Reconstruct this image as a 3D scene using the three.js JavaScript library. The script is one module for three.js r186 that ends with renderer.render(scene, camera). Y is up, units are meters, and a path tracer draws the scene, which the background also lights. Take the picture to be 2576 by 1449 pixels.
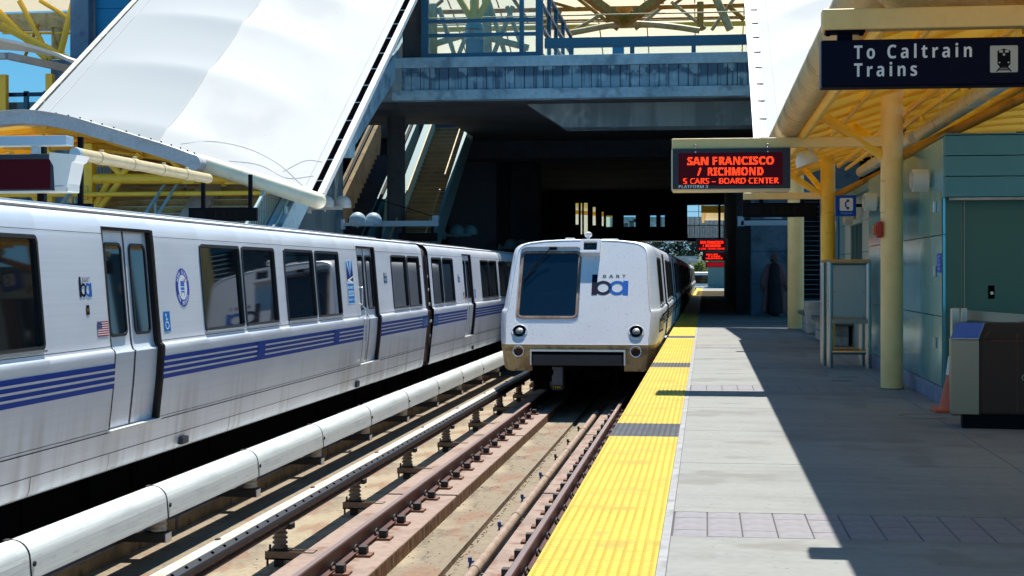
import * as THREE from 'three';
import { mergeGeometries, mergeVertices, toCreasedNormals } from 'three/addons/utils/BufferGeometryUtils.js';
import { RoundedBoxGeometry } from 'three/addons/geometries/RoundedBoxGeometry.js';
import { MarchingCubes } from 'three/addons/objects/MarchingCubes.js';

// ------------------------------------------------------------------ camera, sky, sun, exposure
const scene = new THREE.Scene();
const camera = new THREE.PerspectiveCamera(21.59, 1024 / 576, 0.1, 3000);
camera.position.set(0, 1.5, 0);
camera.rotation.set(0, THREE.MathUtils.degToRad(7.303), 0);   // platform edge runs along -z; the lens looks a little left of it
camera.setViewOffset(2576, 1449, 0, 38.5, 2576, 1449);          // level camera, lens shifted
camera.userData.focus = 30;
const SUN = new THREE.Vector3(0.055, 1, -0.45).normalize();
{
  const W = 128, H = 64, data = new Float32Array(W * H * 4);
  const stops = [[0, [0.40, 0.66, 0.84]], [0.08, [0.19, 0.55, 0.86]], [0.25, [0.065, 0.40, 0.74]], [0.6, [0.028, 0.225, 0.52]], [1, [0.016, 0.155, 0.40]]];
  for (let j = 0; j < H; j++) {
    const e = Math.max(0, Math.sin(((j + 0.5) / H - 0.5) * Math.PI));
    let k = 0; while (k < stops.length - 2 && e > stops[k + 1][0]) k++;
    const [a, A] = stops[k], [b, B] = stops[k + 1], t = Math.min(1, Math.max(0, (e - a) / (b - a)));
    for (let i = 0; i < W; i++) for (let c = 0; c < 3; c++) data[(j * W + i) * 4 + c] = (A[c] + (B[c] - A[c]) * t) * (j < H / 2 ? 0.5 : 1);
    for (let i = 0; i < W; i++) data[(j * W + i) * 4 + 3] = 1;
  }
  const sky = new THREE.DataTexture(data, W, H, THREE.RGBAFormat, THREE.FloatType);
  sky.mapping = THREE.EquirectangularReflectionMapping; sky.magFilter = THREE.LinearFilter; sky.needsUpdate = true;
  scene.background = sky; scene.environment = sky;
}
const SKY = 0.68;
scene.backgroundIntensity = SKY; scene.environmentIntensity = SKY;
const sun = new THREE.DirectionalLight(new THREE.Color(1, 0.95, 0.85), 5);
sun.position.copy(SUN).multiplyScalar(150).add(new THREE.Vector3(-4, 0, -30)); sun.target.position.set(-4, 0, -30);
sun.shadow.mapSize.set(4096, 4096);
Object.assign(sun.shadow.camera, { left: -60, right: 60, top: 90, bottom: -90, near: 1, far: 400 });
scene.add(sun, sun.target);
const EXPOSURE = 1.5;

// ------------------------------------------------------------------ helpers
let seed = 7;
const rnd = () => { seed = (seed * 1664525 + 1013904223) >>> 0; return seed / 4294967296; };
const rr = (a, b) => a + (b - a) * rnd();
const V = (x, y, d) => new THREE.Vector3(x, y, -d);
const names = {};
const numbered = (n) => { const k = names[n] = (names[n] ?? -1) + 1; return k ? n + '_' + String(k).padStart(3, '0') : n; };
function tag(o, label, category, group) { o.userData.label = label; o.userData.category = category; if (group) o.userData.group = group; return o; }
function thing(name, label, category, group, pos = [0, 0, 0]) {
  const o = new THREE.Group(); o.name = numbered(name); o.position.set(pos[0], pos[1], -pos[2]); scene.add(o); return tag(o, label, category, group);
}
function setting(name, geoms, m) { const o = geoms ? new THREE.Mesh(join(geoms), m) : new THREE.Group(); o.name = numbered(name); o.userData.kind = 'structure'; scene.add(o); return o; }
// box-mapped uv in metres
function uvm(g) {
  const p = g.attributes.position, uv = new Float32Array(p.count * 2);
  for (let i = 0; i < p.count; i += 3) {
    const ax = p.getX(i), ay = p.getY(i), az = p.getZ(i), bx = p.getX(i + 1) - ax, by = p.getY(i + 1) - ay, bz = p.getZ(i + 1) - az, cx = p.getX(i + 2) - ax, cy = p.getY(i + 2) - ay, cz = p.getZ(i + 2) - az;
    const nx = Math.abs(by * cz - bz * cy), ny = Math.abs(bz * cx - bx * cz), nz = Math.abs(bx * cy - by * cx);
    for (let k = i; k < i + 3; k++) {
      const x = p.getX(k), y = p.getY(k), z = p.getZ(k);
      if (ny >= nx && ny >= nz) { uv[k * 2] = x; uv[k * 2 + 1] = z; } else if (nx >= nz) { uv[k * 2] = z; uv[k * 2 + 1] = y; } else { uv[k * 2] = x; uv[k * 2 + 1] = y; }
    }
  }
  g.setAttribute('uv', new THREE.BufferAttribute(uv, 2)); return g;
}
function clean(g) {
  if (g.index) g = g.toNonIndexed(); else g = g.clone();
  if (!g.attributes.normal) g.computeVertexNormals();
  for (const k of Object.keys(g.attributes)) if (k !== 'position' && k !== 'normal') g.deleteAttribute(k);
  g.clearGroups?.(); g.morphAttributes = {}; return g;
}
const join = (gs) => uvm(mergeGeometries([].concat(gs).flat(9).map(clean)));
function part(name, geoms, m, parent, label) { const o = new THREE.Mesh(geoms.keepUV ? geoms : join(geoms), m); o.name = name; parent.add(o); if (label) o.userData.label = label; return o; }
// boxes by bounds; d is the distance along the tracks (-z)
const bb = (x0, x1, y0, y1, d0, d1) => new THREE.BoxGeometry(Math.abs(x1 - x0), Math.abs(y1 - y0), Math.abs(d1 - d0)).translate((x0 + x1) / 2, (y0 + y1) / 2, -(d0 + d1) / 2);
const rb = (x0, x1, y0, y1, d0, d1, r = 0.01, s = 2) => new RoundedBoxGeometry(x1 - x0, y1 - y0, d1 - d0, s, Math.min(r, (x1 - x0) / 2.01, (y1 - y0) / 2.01, (d1 - d0) / 2.01)).translate((x0 + x1) / 2, (y0 + y1) / 2, -(d0 + d1) / 2);
function cyl(p, q, r, r2 = r, seg = 12, open = false) {
  const a = new THREE.Vector3(...p), b = new THREE.Vector3(...q), v = b.clone().sub(a), L = v.length();
  return new THREE.CylinderGeometry(r2, r, L, seg, 1, open).applyQuaternion(new THREE.Quaternion().setFromUnitVectors(new THREE.Vector3(0, 1, 0), v.normalize())).translate(...a.add(b).multiplyScalar(0.5).toArray());
}
const cy = (x, y, d, x2, y2, d2, r, r2 = r, seg = 12) => cyl([x, y, -d], [x2, y2, -d2], r, r2, seg);
// square bar between two points
function bar(x, y, d, x2, y2, d2, w, h) {
  const a = V(x, y, d), b = V(x2, y2, d2), z = b.clone().sub(a), L = z.length(); z.normalize();
  const up = Math.abs(z.y) > 0.95 ? new THREE.Vector3(1, 0, 0) : new THREE.Vector3(0, 1, 0), xx = up.clone().cross(z).normalize(), yy = z.clone().cross(xx);
  return new THREE.BoxGeometry(w, h, L).applyMatrix4(new THREE.Matrix4().makeBasis(xx, yy, z)).translate((a.x + b.x) / 2, (a.y + b.y) / 2, (a.z + b.z) / 2);
}
function pipe(pts, r, seg = 24, rad = 8, tension = 0.1) { return new THREE.TubeGeometry(new THREE.CatmullRomCurve3(pts.map((p) => V(...p)), false, 'catmullrom', tension), seg, r, rad); }
// closed outline in (x, y) pushed along the tracks from d0 to d1
function prism(poly, d0, d1) {
  const s = new THREE.Shape(poly.map(([x, y]) => new THREE.Vector2(x, y)));
  return new THREE.ExtrudeGeometry(s, { depth: Math.abs(d1 - d0), bevelEnabled: false }).translate(0, 0, -Math.max(d0, d1));
}
// open skin with outline points (x, y) from d0 to d1, smooth
function skin(pts, d0, d1, off = 0, crease = 0.6) {
  const pos = [], n = pts.length, P = off ? offset(pts, off) : pts;
  for (let i = 0; i < n - 1; i++) {
    const [ax, ay] = P[i], [bx, by] = P[i + 1];
    pos.push(ax, ay, -d0, bx, by, -d1, bx, by, -d0, ax, ay, -d0, ax, ay, -d1, bx, by, -d1);
  }
  const g = new THREE.BufferGeometry().setAttribute('position', new THREE.Float32BufferAttribute(pos, 3));
  return toCreasedNormals(g, crease);
}
function offset(pts, o) {
  return pts.map((p, i) => {
    const a = pts[Math.max(0, i - 1)], b = pts[Math.min(pts.length - 1, i + 1)], tx = b[0] - a[0], ty = b[1] - a[1], L = Math.hypot(tx, ty) || 1;
    return [p[0] + (ty / L) * o, p[1] - (tx / L) * o];
  });
}
// rectangle with its own 0..1 uv spanned by corner, u edge and v edge
function card(o, u, v) {
  const g = new THREE.BufferGeometry(), a = o, b = o.clone().add(u), c = b.clone().add(v), d = o.clone().add(v);
  g.setAttribute('position', new THREE.Float32BufferAttribute([a, b, c, a, c, d].flatMap((p) => p.toArray()), 3));
  g.setAttribute('uv', new THREE.Float32BufferAttribute([0, 0, 1, 0, 1, 1, 0, 0, 1, 1, 0, 1], 2)); g.computeVertexNormals(); g.keepUV = true; return g;
}

// ------------------------------------------------------------------ noise and textures
const hash = (x, y, s) => { let h = Math.imul(x, 374761393) ^ Math.imul(y, 668265263) ^ Math.imul(s, 1274126177); h = Math.imul(h ^ (h >>> 13), 1274126177); return ((h ^ (h >>> 16)) >>> 0) / 4294967296; };
function vn(x, y, px, py, s) {
  const ix = Math.floor(x), iy = Math.floor(y), fx = x - ix, fy = y - iy, u = fx * fx * (3 - 2 * fx), v = fy * fy * (3 - 2 * fy), m = (a, n) => ((a % n) + n) % n;
  const a = hash(m(ix, px), m(iy, py), s), b = hash(m(ix + 1, px), m(iy, py), s), c = hash(m(ix, px), m(iy + 1, py), s), d = hash(m(ix + 1, px), m(iy + 1, py), s);
  return a + (b - a) * u + (c - a) * v + (a - b - c + d) * u * v;
}
function fbm(u, v, fx, fy, s, oct = 4) { let t = 0, a = 0.5, n = 0; for (let i = 0; i < oct; i++) { t += a * vn(u * fx, v * fy, fx, fy, s + i); n += a; a *= 0.5; fx *= 2; fy *= 2; } return t / n; }
const enc = (x) => Math.round(255 * Math.min(1, Math.max(0, x <= 0.0031308 ? 12.92 * x : 1.055 * Math.pow(x, 1 / 2.4) - 0.055)));
function tex(size, fn, mx, my, linear) {
  const [w, h] = [].concat(size, size), d = new Uint8Array(w * h * 4);
  for (let j = 0; j < h; j++) for (let i = 0; i < w; i++) {
    const c = fn((i + 0.5) / w, (j + 0.5) / h), o = (j * w + i) * 4;
    for (let k = 0; k < 3; k++) d[o + k] = linear ? Math.round(255 * Math.min(1, Math.max(0, c.length ? c[k] : c))) : enc(c[k]);
    d[o + 3] = 255;
  }
  const t = new THREE.DataTexture(d, w, h); t.wrapS = t.wrapT = THREE.RepeatWrapping; t.magFilter = THREE.LinearFilter; t.minFilter = THREE.LinearFilter;
  if (!linear) t.colorSpace = THREE.SRGBColorSpace; t.repeat.set(1 / mx, 1 / (my ?? mx)); t.needsUpdate = true; return t;
}
const mixc = (a, b, t) => a.map((x, i) => x + (b[i] - x) * t);
const sm = (a, b, x) => { const t = Math.min(1, Math.max(0, (x - a) / (b - a))); return t * t * (3 - 2 * t); };
const std = (c, rough, o = {}) => new THREE.MeshStandardMaterial({ color: new THREE.Color().setRGB(...c), roughness: rough, ...o });
const phys = (c, rough, o = {}) => new THREE.MeshPhysicalMaterial({ color: new THREE.Color().setRGB(...c), roughness: rough, ...o });
const mottled = (size, m, base, alt, dirt, sd, rough, { grain = 0.28, spots = 0.75, ...o } = {}) => std([1, 1, 1], rough, { map: tex(size, (u, v) => { const a = fbm(u, v, 4, 4, sd, 5), b = fbm(u, v, 9, 9, sd + 20, 4), g = fbm(u, v, 60, 60, sd + 40, 2); const c = mixc(mixc(base, alt, sm(0.35, 0.65, a)), dirt, spots * sm(0.55, 0.8, b)); return c.map((x) => x * (1 - grain / 2 + grain * g)); }, m), ...o });
const grit = tex(256, (u, v) => fbm(u, v, 24, 24, 90, 4), 1.5, 1.5, true);
const M = {};
M.deck = std([1, 1, 1], 0.82, { map: tex(1024, (u, v) => {                          // trowelled platform concrete, streaks across the platform
  const a = fbm(u, v, 3, 5, 1, 5), st = fbm(u, v, 5, 42, 2, 4), b = fbm(u, v, 12, 14, 3, 4), g = fbm(u, v, 128, 128, 4, 2);
  const c = mixc([0.252, 0.26, 0.254], [0.208, 0.215, 0.216], sm(0.38, 0.62, 0.68 * a + 0.32 * st));
  const w = mixc(c, [0.165, 0.16, 0.15], 0.6 * sm(0.56, 0.76, b)); const sp = hash(Math.floor(u * 340), Math.floor(v * 340), 8) > 0.9982 ? 0.55 : 1; return w.map((x) => x * (0.92 + 0.16 * g) * sp); }, 5.1), bumpMap: grit, bumpScale: 0.0015 });
M.paver = mottled(512, 2.3, [0.225, 0.22, 0.245], [0.18, 0.175, 0.195], [0.12, 0.115, 0.125], 11, 0.75);
M.joint = std([0.09, 0.085, 0.085], 0.95);
M.edge = mottled(256, 1.7, [0.33, 0.34, 0.36], [0.28, 0.29, 0.31], [0.2, 0.2, 0.21], 13, 0.8);
M.yellow = mottled(512, 2.3, [0.62, 0.45, 0.03], [0.56, 0.39, 0.025], [0.40, 0.26, 0.03], 15, 0.55);
M.blackTile = mottled(256, 1.1, [0.035, 0.04, 0.055], [0.05, 0.055, 0.07], [0.09, 0.09, 0.1], 17, 0.5);
M.slab = std([1, 1, 1], 0.9, { map: tex(1024, (u, v) => { const a = fbm(u, v, 4, 3, 19, 5), b = fbm(u, v, 16, 6, 39, 5), st = fbm(u, v, 34, 5, 69, 4), g = fbm(u, v, 120, 120, 79, 2), k = fbm(u, v, 9, 14, 89, 5); let c = mixc([0.33, 0.275, 0.19], [0.235, 0.19, 0.135], sm(0.36, 0.62, a)); c = mixc(c, [0.24, 0.135, 0.085], 0.75 * sm(0.52, 0.72, b)); c = mixc(c, [0.105, 0.085, 0.065], 0.7 * sm(0.58, 0.76, st * 0.6 + k * 0.4)); const cr = Math.abs(k - 0.5) < 0.006 ? 0.55 : 1; return c.map((x) => x * (0.85 + 0.3 * g) * cr); }, 3.4), bumpMap: grit, bumpScale: 0.005 });
M.plinth = mottled(512, 2.1, [0.32, 0.235, 0.195], [0.25, 0.18, 0.15], [0.18, 0.085, 0.05], 23, 0.88, { bumpMap: grit, bumpScale: 0.003 });
M.rustFace = std([1, 1, 1], 0.9, { map: tex(512, (u, v) => { const s = fbm(u, v, 60, 3, 30, 4), a = fbm(u, v, 9, 5, 31, 4); return mixc(mixc([0.30, 0.17, 0.075], [0.13, 0.045, 0.016], sm(0.42, 0.62, s)), [0.04, 0.02, 0.012], 0.7 * sm(0.5, 0.75, a)); }, 1.6), bumpMap: grit, bumpScale: 0.004 });
M.rail = mottled(256, 0.9, [0.062, 0.012, 0.006], [0.09, 0.02, 0.01], [0.035, 0.009, 0.006], 33, 0.55);
M.railTop = std([0.30, 0.23, 0.22], 0.42, { metalness: 0.7 });
M.clip = std([0.022, 0.018, 0.018], 0.6); M.plate = mottled(256, 0.6, [0.2, 0.09, 0.055], [0.15, 0.065, 0.04], [0.09, 0.04, 0.03], 35, 0.8);
M.blackSteel = std([0.03, 0.03, 0.036], 0.5); M.kerbTan = mottled(512, 1.5, [0.27, 0.21, 0.12], [0.19, 0.14, 0.08], [0.08, 0.05, 0.03], 195, 0.9); M.brownSteel = mottled(256, 0.8, [0.23, 0.145, 0.095], [0.16, 0.095, 0.06], [0.07, 0.04, 0.03], 37, 0.75);
M.porcelain = std([0.17, 0.135, 0.11], 0.4);
M.cover = std([1, 1, 1], 0.5, { map: tex([256, 512], (u, v) => { const s = fbm(u, v, 2, 90, 41, 3), b = fbm(u, v, 5, 9, 42, 4); const sc = sm(0.66, 0.8, fbm(u, v, 18, 40, 49, 4)); return mixc(mixc([0.72, 0.77, 0.765], [0.42, 0.42, 0.40], 0.4 * sc), [0.55, 0.60, 0.615], sm(0.4, 0.7, s) * 0.6 + 0.4 * sm(0.55, 0.75, b)); }, 2.4, 0.5) });
M.coverCream = mottled(256, 1.6, [0.68, 0.66, 0.57], [0.6, 0.56, 0.47], [0.44, 0.36, 0.25], 43, 0.55);
M.conduit = mottled(256, 0.9, [0.34, 0.25, 0.19], [0.27, 0.19, 0.14], [0.2, 0.12, 0.08], 45, 0.6);
M.blueCap = std([0.02, 0.06, 0.25], 0.4);
// trains: bare aluminium, grime low on the sides
M.alu = new THREE.MeshPhysicalMaterial({ roughness: 0.40, metalness: 0.42, map: tex([1024, 512], (u, v) => {
  const y = v * 3.2 - 0.6, st = fbm(u, v, 220, 2, 51, 3), br = fbm(u, v, 4, 200, 52, 2), big = fbm(u, v, 14, 5, 53, 4);
  let c = mixc([0.87, 0.90, 0.97], [0.80, 0.83, 0.91], sm(0.35, 0.65, big)); c = c.map((x) => x * (0.96 + 0.08 * br));
  const low = sm(0.45, 0.05, y) * 0.5 + sm(0.0, -0.4, y) * 0.2 + 0.3 * sm(1.95, 2.1, y), patch = fbm(u, v, 23, 2, 57, 4);
  return mixc(c, [0.46, 0.44, 0.44], Math.min(0.85, low * sm(0.42, 0.8, st * 0.45 + patch * 0.55) * 1.1)); }, 21.5, 3.2) });
M.alu.map.offset.set(0.13, 0.6 / 3.2);
M.white = phys([1, 1, 1], 0.35, { clearcoat: 0.25, clearcoatRoughness: 0.3, map: tex(512, (u, v) => { const a = fbm(u, v, 6, 6, 55, 4), sp = fbm(u, v, 90, 90, 56, 2); return mixc([0.74, 0.75, 0.79], [0.68, 0.69, 0.73], a).map((x) => x * (sp > 0.78 ? 0.75 : 1)); }, 1.9) });
M.noseDirt = mottled(512, 1.2, [0.52, 0.38, 0.18], [0.37, 0.22, 0.095], [0.19, 0.1, 0.05], 57, 0.6);
M.yellowB = mottled(512, 2.1, [0.565, 0.40, 0.03], [0.51, 0.35, 0.027], [0.33, 0.21, 0.03], 199, 0.6); M.yellowC = mottled(512, 2.7, [0.65, 0.475, 0.035], [0.6, 0.42, 0.03], [0.36, 0.25, 0.05], 201, 0.52);
M.glass = phys([0.008, 0.009, 0.011], 0.03, { specularIntensity: 1, ior: 1.65 });
M.gasket = std([0.012, 0.012, 0.016], 0.45); M.doorEdge = phys([0.016, 0.012, 0.011], 0.6, { specularIntensity: 0.4 }); M.sill = std([0.75, 0.75, 0.72], 0.4, { metalness: 0.3 });
M.trim = std([0.75, 0.76, 0.78], 0.25, { metalness: 0.85 });
M.blue = phys([0.003, 0.055, 0.36], 0.45, { specularIntensity: 0.3 }); M.rib = std([0.78, 0.79, 0.84], 0.35, { metalness: 0.3 }); M.gap = mottled(256, 0.8, [0.09, 0.05, 0.038], [0.06, 0.034, 0.028], [0.03, 0.02, 0.02], 59, 0.7);
M.under = new THREE.MeshLambertMaterial({ color: new THREE.Color().setRGB(0.004, 0.0037, 0.004) }); M.underRust = mottled(256, 0.8, [0.09, 0.035, 0.02], [0.05, 0.022, 0.015], [0.02, 0.015, 0.014], 61, 0.9);
M.roofRed = std([0.18, 0.02, 0.03], 0.5);
// steel, fabric, concrete of the station
M.paint = mottled(512, 1.4, [0.95, 0.57, 0.045], [0.91, 0.53, 0.04], [0.74, 0.38, 0.025], 63, 0.42, { grain: 0.08, spots: 0.5 });
M.paintPale = mottled(512, 1.4, [0.96, 0.67, 0.28], [0.93, 0.64, 0.26], [0.84, 0.54, 0.2], 65, 0.45, { grain: 0.06, spots: 0.4 });
M.paintDeep = mottled(512, 1.4, [0.52, 0.24, 0.018], [0.44, 0.19, 0.014], [0.2, 0.08, 0.01], 67, 0.5, { grain: 0.1 });
M.soffit = phys([0.93, 0.72, 0.006], 0.8, { transmission: 0.66 }); M.canopyRoof = phys([0.85, 0.85, 0.84], 0.9, { transmission: 0.66 }); M.void = new THREE.MeshLambertMaterial({ color: new THREE.Color().setRGB(0.002, 0.002, 0.003) });
M.tan = mottled(256, 1.4, [0.58, 0.43, 0.19], [0.5, 0.36, 0.15], [0.34, 0.22, 0.09], 69, 0.5);
M.fabric = phys([1, 1, 1], 0.85, { transmission: 0.33, map: tex(512, (u, v) => { const a = fbm(u, v, 5, 3, 71, 5), sp = hash(Math.floor(u * 300), Math.floor(v * 300), 72) > 0.9994 ? 0.6 : 1; return mixc([0.74, 0.735, 0.72], [0.65, 0.655, 0.655], sm(0.45, 0.75, a)).map((x) => x * sp); }, 7) });
M.fabricBack = phys([0.92, 0.86, 0.73], 0.95, { transmission: 0.8 });
M.fabricShaded = phys([0.53, 0.56, 0.575], 0.85, { transmission: 0.3 });  // same fabric, with the dimmer light on the left half put into its colour
M.gutter = mottled(256, 2, [0.5, 0.5, 0.52], [0.46, 0.46, 0.49], [0.4, 0.39, 0.4], 73, 0.5);
M.rim = std([0.78, 0.78, 0.75], 0.4); M.black = phys([0.004, 0.004, 0.006], 0.6, { specularIntensity: 0.2 });
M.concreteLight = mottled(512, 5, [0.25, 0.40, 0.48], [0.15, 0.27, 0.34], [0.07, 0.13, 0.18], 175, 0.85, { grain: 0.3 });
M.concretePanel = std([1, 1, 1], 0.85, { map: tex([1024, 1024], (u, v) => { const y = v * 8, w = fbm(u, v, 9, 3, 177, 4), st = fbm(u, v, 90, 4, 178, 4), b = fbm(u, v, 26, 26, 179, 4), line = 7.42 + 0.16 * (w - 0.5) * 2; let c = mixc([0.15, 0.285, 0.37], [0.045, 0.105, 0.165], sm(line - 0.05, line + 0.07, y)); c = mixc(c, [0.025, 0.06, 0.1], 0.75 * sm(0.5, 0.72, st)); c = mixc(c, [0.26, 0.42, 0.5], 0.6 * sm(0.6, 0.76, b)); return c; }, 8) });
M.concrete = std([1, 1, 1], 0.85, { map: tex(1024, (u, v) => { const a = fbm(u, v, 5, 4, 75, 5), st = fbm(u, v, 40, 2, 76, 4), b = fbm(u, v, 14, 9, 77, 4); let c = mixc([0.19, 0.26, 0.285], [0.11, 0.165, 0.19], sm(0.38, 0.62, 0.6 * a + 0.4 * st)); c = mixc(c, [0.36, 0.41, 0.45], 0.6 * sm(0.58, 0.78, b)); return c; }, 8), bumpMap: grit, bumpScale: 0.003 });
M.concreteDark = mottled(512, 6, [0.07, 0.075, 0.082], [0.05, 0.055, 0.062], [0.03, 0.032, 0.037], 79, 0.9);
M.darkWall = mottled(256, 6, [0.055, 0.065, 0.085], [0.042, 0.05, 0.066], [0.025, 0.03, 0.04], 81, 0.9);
M.blueConcrete = mottled(512, 4, [0.15, 0.24, 0.33], [0.11, 0.18, 0.26], [0.06, 0.1, 0.15], 83, 0.8);
M.steel = std([0.014, 0.095, 0.17], 0.4); M.tealSteel = std([0.10, 0.22, 0.24], 0.5); M.greyTeal = std([0.3, 0.42, 0.43], 0.5);
M.bluePanel = phys([0.012, 0.19, 0.36], 0.35, { metalness: 0.3 }); M.navy = std([0.006, 0.012, 0.07], 0.15);
M.pane = phys([0.86, 0.93, 0.97], 0.02, { transmission: 1 });
M.panel = phys([0.13, 0.47, 0.60], 0.18, { metalness: 0.6 }); M.greenWall = phys([0.05, 0.14, 0.115], 0.45, { metalness: 0.25 }); M.tealBand = phys([0.075, 0.24, 0.29], 0.45, { metalness: 0.3 });
M.skirting = mottled(256, 1, [0.22, 0.24, 0.34], [0.18, 0.2, 0.29], [0.12, 0.13, 0.18], 85, 0.7);
M.stainless = std([0.5, 0.46, 0.40], 0.27, { metalness: 1 }); M.gateSteel = std([0.36, 0.29, 0.21], 0.3, { metalness: 0.9 }); M.tubeEdge = mottled(256, 1.4, [0.86, 0.77, 0.56], [0.8, 0.7, 0.49], [0.66, 0.54, 0.34], 203, 0.45, { grain: 0.08, spots: 0.4 }); M.stainlessDull = std([0.33, 0.30, 0.24], 0.38, { metalness: 0.9 }); M.darkMetal = phys([0.045, 0.02, 0.012], 0.35, { metalness: 0.4 });
M.gateBlue = phys([0.02, 0.13, 0.5], 0.25, {}); M.tubeCream = mottled(256, 1, [0.66, 0.54, 0.31], [0.6, 0.48, 0.27], [0.48, 0.36, 0.19], 191, 0.45, { grain: 0.06, spots: 0.4 }); M.lampWhite = std([0.66, 0.66, 0.62], 0.45); M.lampBlue = std([0.33, 0.46, 0.56], 0.5);
M.sign = phys([0.002, 0.003, 0.014], 0.6, { specularIntensity: 0.12 }); M.signEdge = std([0.03, 0.04, 0.08], 0.4); M.ledCase = std([0.02, 0.022, 0.035], 0.4); M.creamCase = std([0.66, 0.58, 0.40], 0.45);
M.orange = std([0.7, 0.13, 0.05], 0.5); M.red = std([0.5, 0.03, 0.02], 0.4); M.planter = mottled(256, 1, [0.5, 0.48, 0.44], [0.42, 0.4, 0.37], [0.3, 0.28, 0.26], 87, 0.8);
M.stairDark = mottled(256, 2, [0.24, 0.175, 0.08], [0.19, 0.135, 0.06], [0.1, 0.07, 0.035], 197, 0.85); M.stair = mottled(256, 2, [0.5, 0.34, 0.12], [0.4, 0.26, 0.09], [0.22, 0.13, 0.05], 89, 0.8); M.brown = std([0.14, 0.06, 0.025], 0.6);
M.pink = std([0.22, 0.11, 0.12], 0.9); M.dress = std([0.02, 0.016, 0.026], 0.9); M.skinTone = std([0.10, 0.055, 0.04], 0.7);

// flat print
function print(w, h, draw, o = {}) {
  const c = document.createElement('canvas'); c.width = w; c.height = h; const g = c.getContext('2d'); draw(g, w, h);
  const t = new THREE.CanvasTexture(c); t.colorSpace = THREE.SRGBColorSpace; t.magFilter = THREE.LinearFilter; return t;
}
const printMat = (w, h, draw, o = {}) => new THREE.MeshPhysicalMaterial({ map: print(w, h, draw), roughness: 0.5, specularIntensity: 0.25, ...o });
function spaced(g, text, x, y, gap) { for (const ch of text) { g.fillText(ch, x, y); x += g.measureText(ch).width + gap; } return x; }
function ledMat(w, h, draw, bright = 1.6, dot = 4) {
  const t = print(w, h, (g) => {
    g.fillStyle = '#160205'; g.fillRect(0, 0, w, h); g.fillStyle = '#ff2a12'; draw(g, w, h);
    g.fillStyle = 'rgba(0,0,0,0.5)'; for (let x = 0; x < w; x += dot) g.fillRect(x, 0, 1, h); for (let y = 0; y < h; y += dot) g.fillRect(0, y, w, 1);
  });
  return new THREE.MeshPhysicalMaterial({ color: new THREE.Color().setRGB(0.03, 0.002, 0.006), roughness: 0.5, specularIntensity: 0.15, emissive: new THREE.Color(1, 1, 1), emissiveIntensity: bright, emissiveMap: t });
}
const center = (g, s, x, y, font, w) => { g.font = font; g.textAlign = 'center'; g.save(); g.translate(x, y); const m = g.measureText(s).width; if (w) g.scale(w / m, 1); g.fillText(s, 0, 0); g.restore(); };

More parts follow.
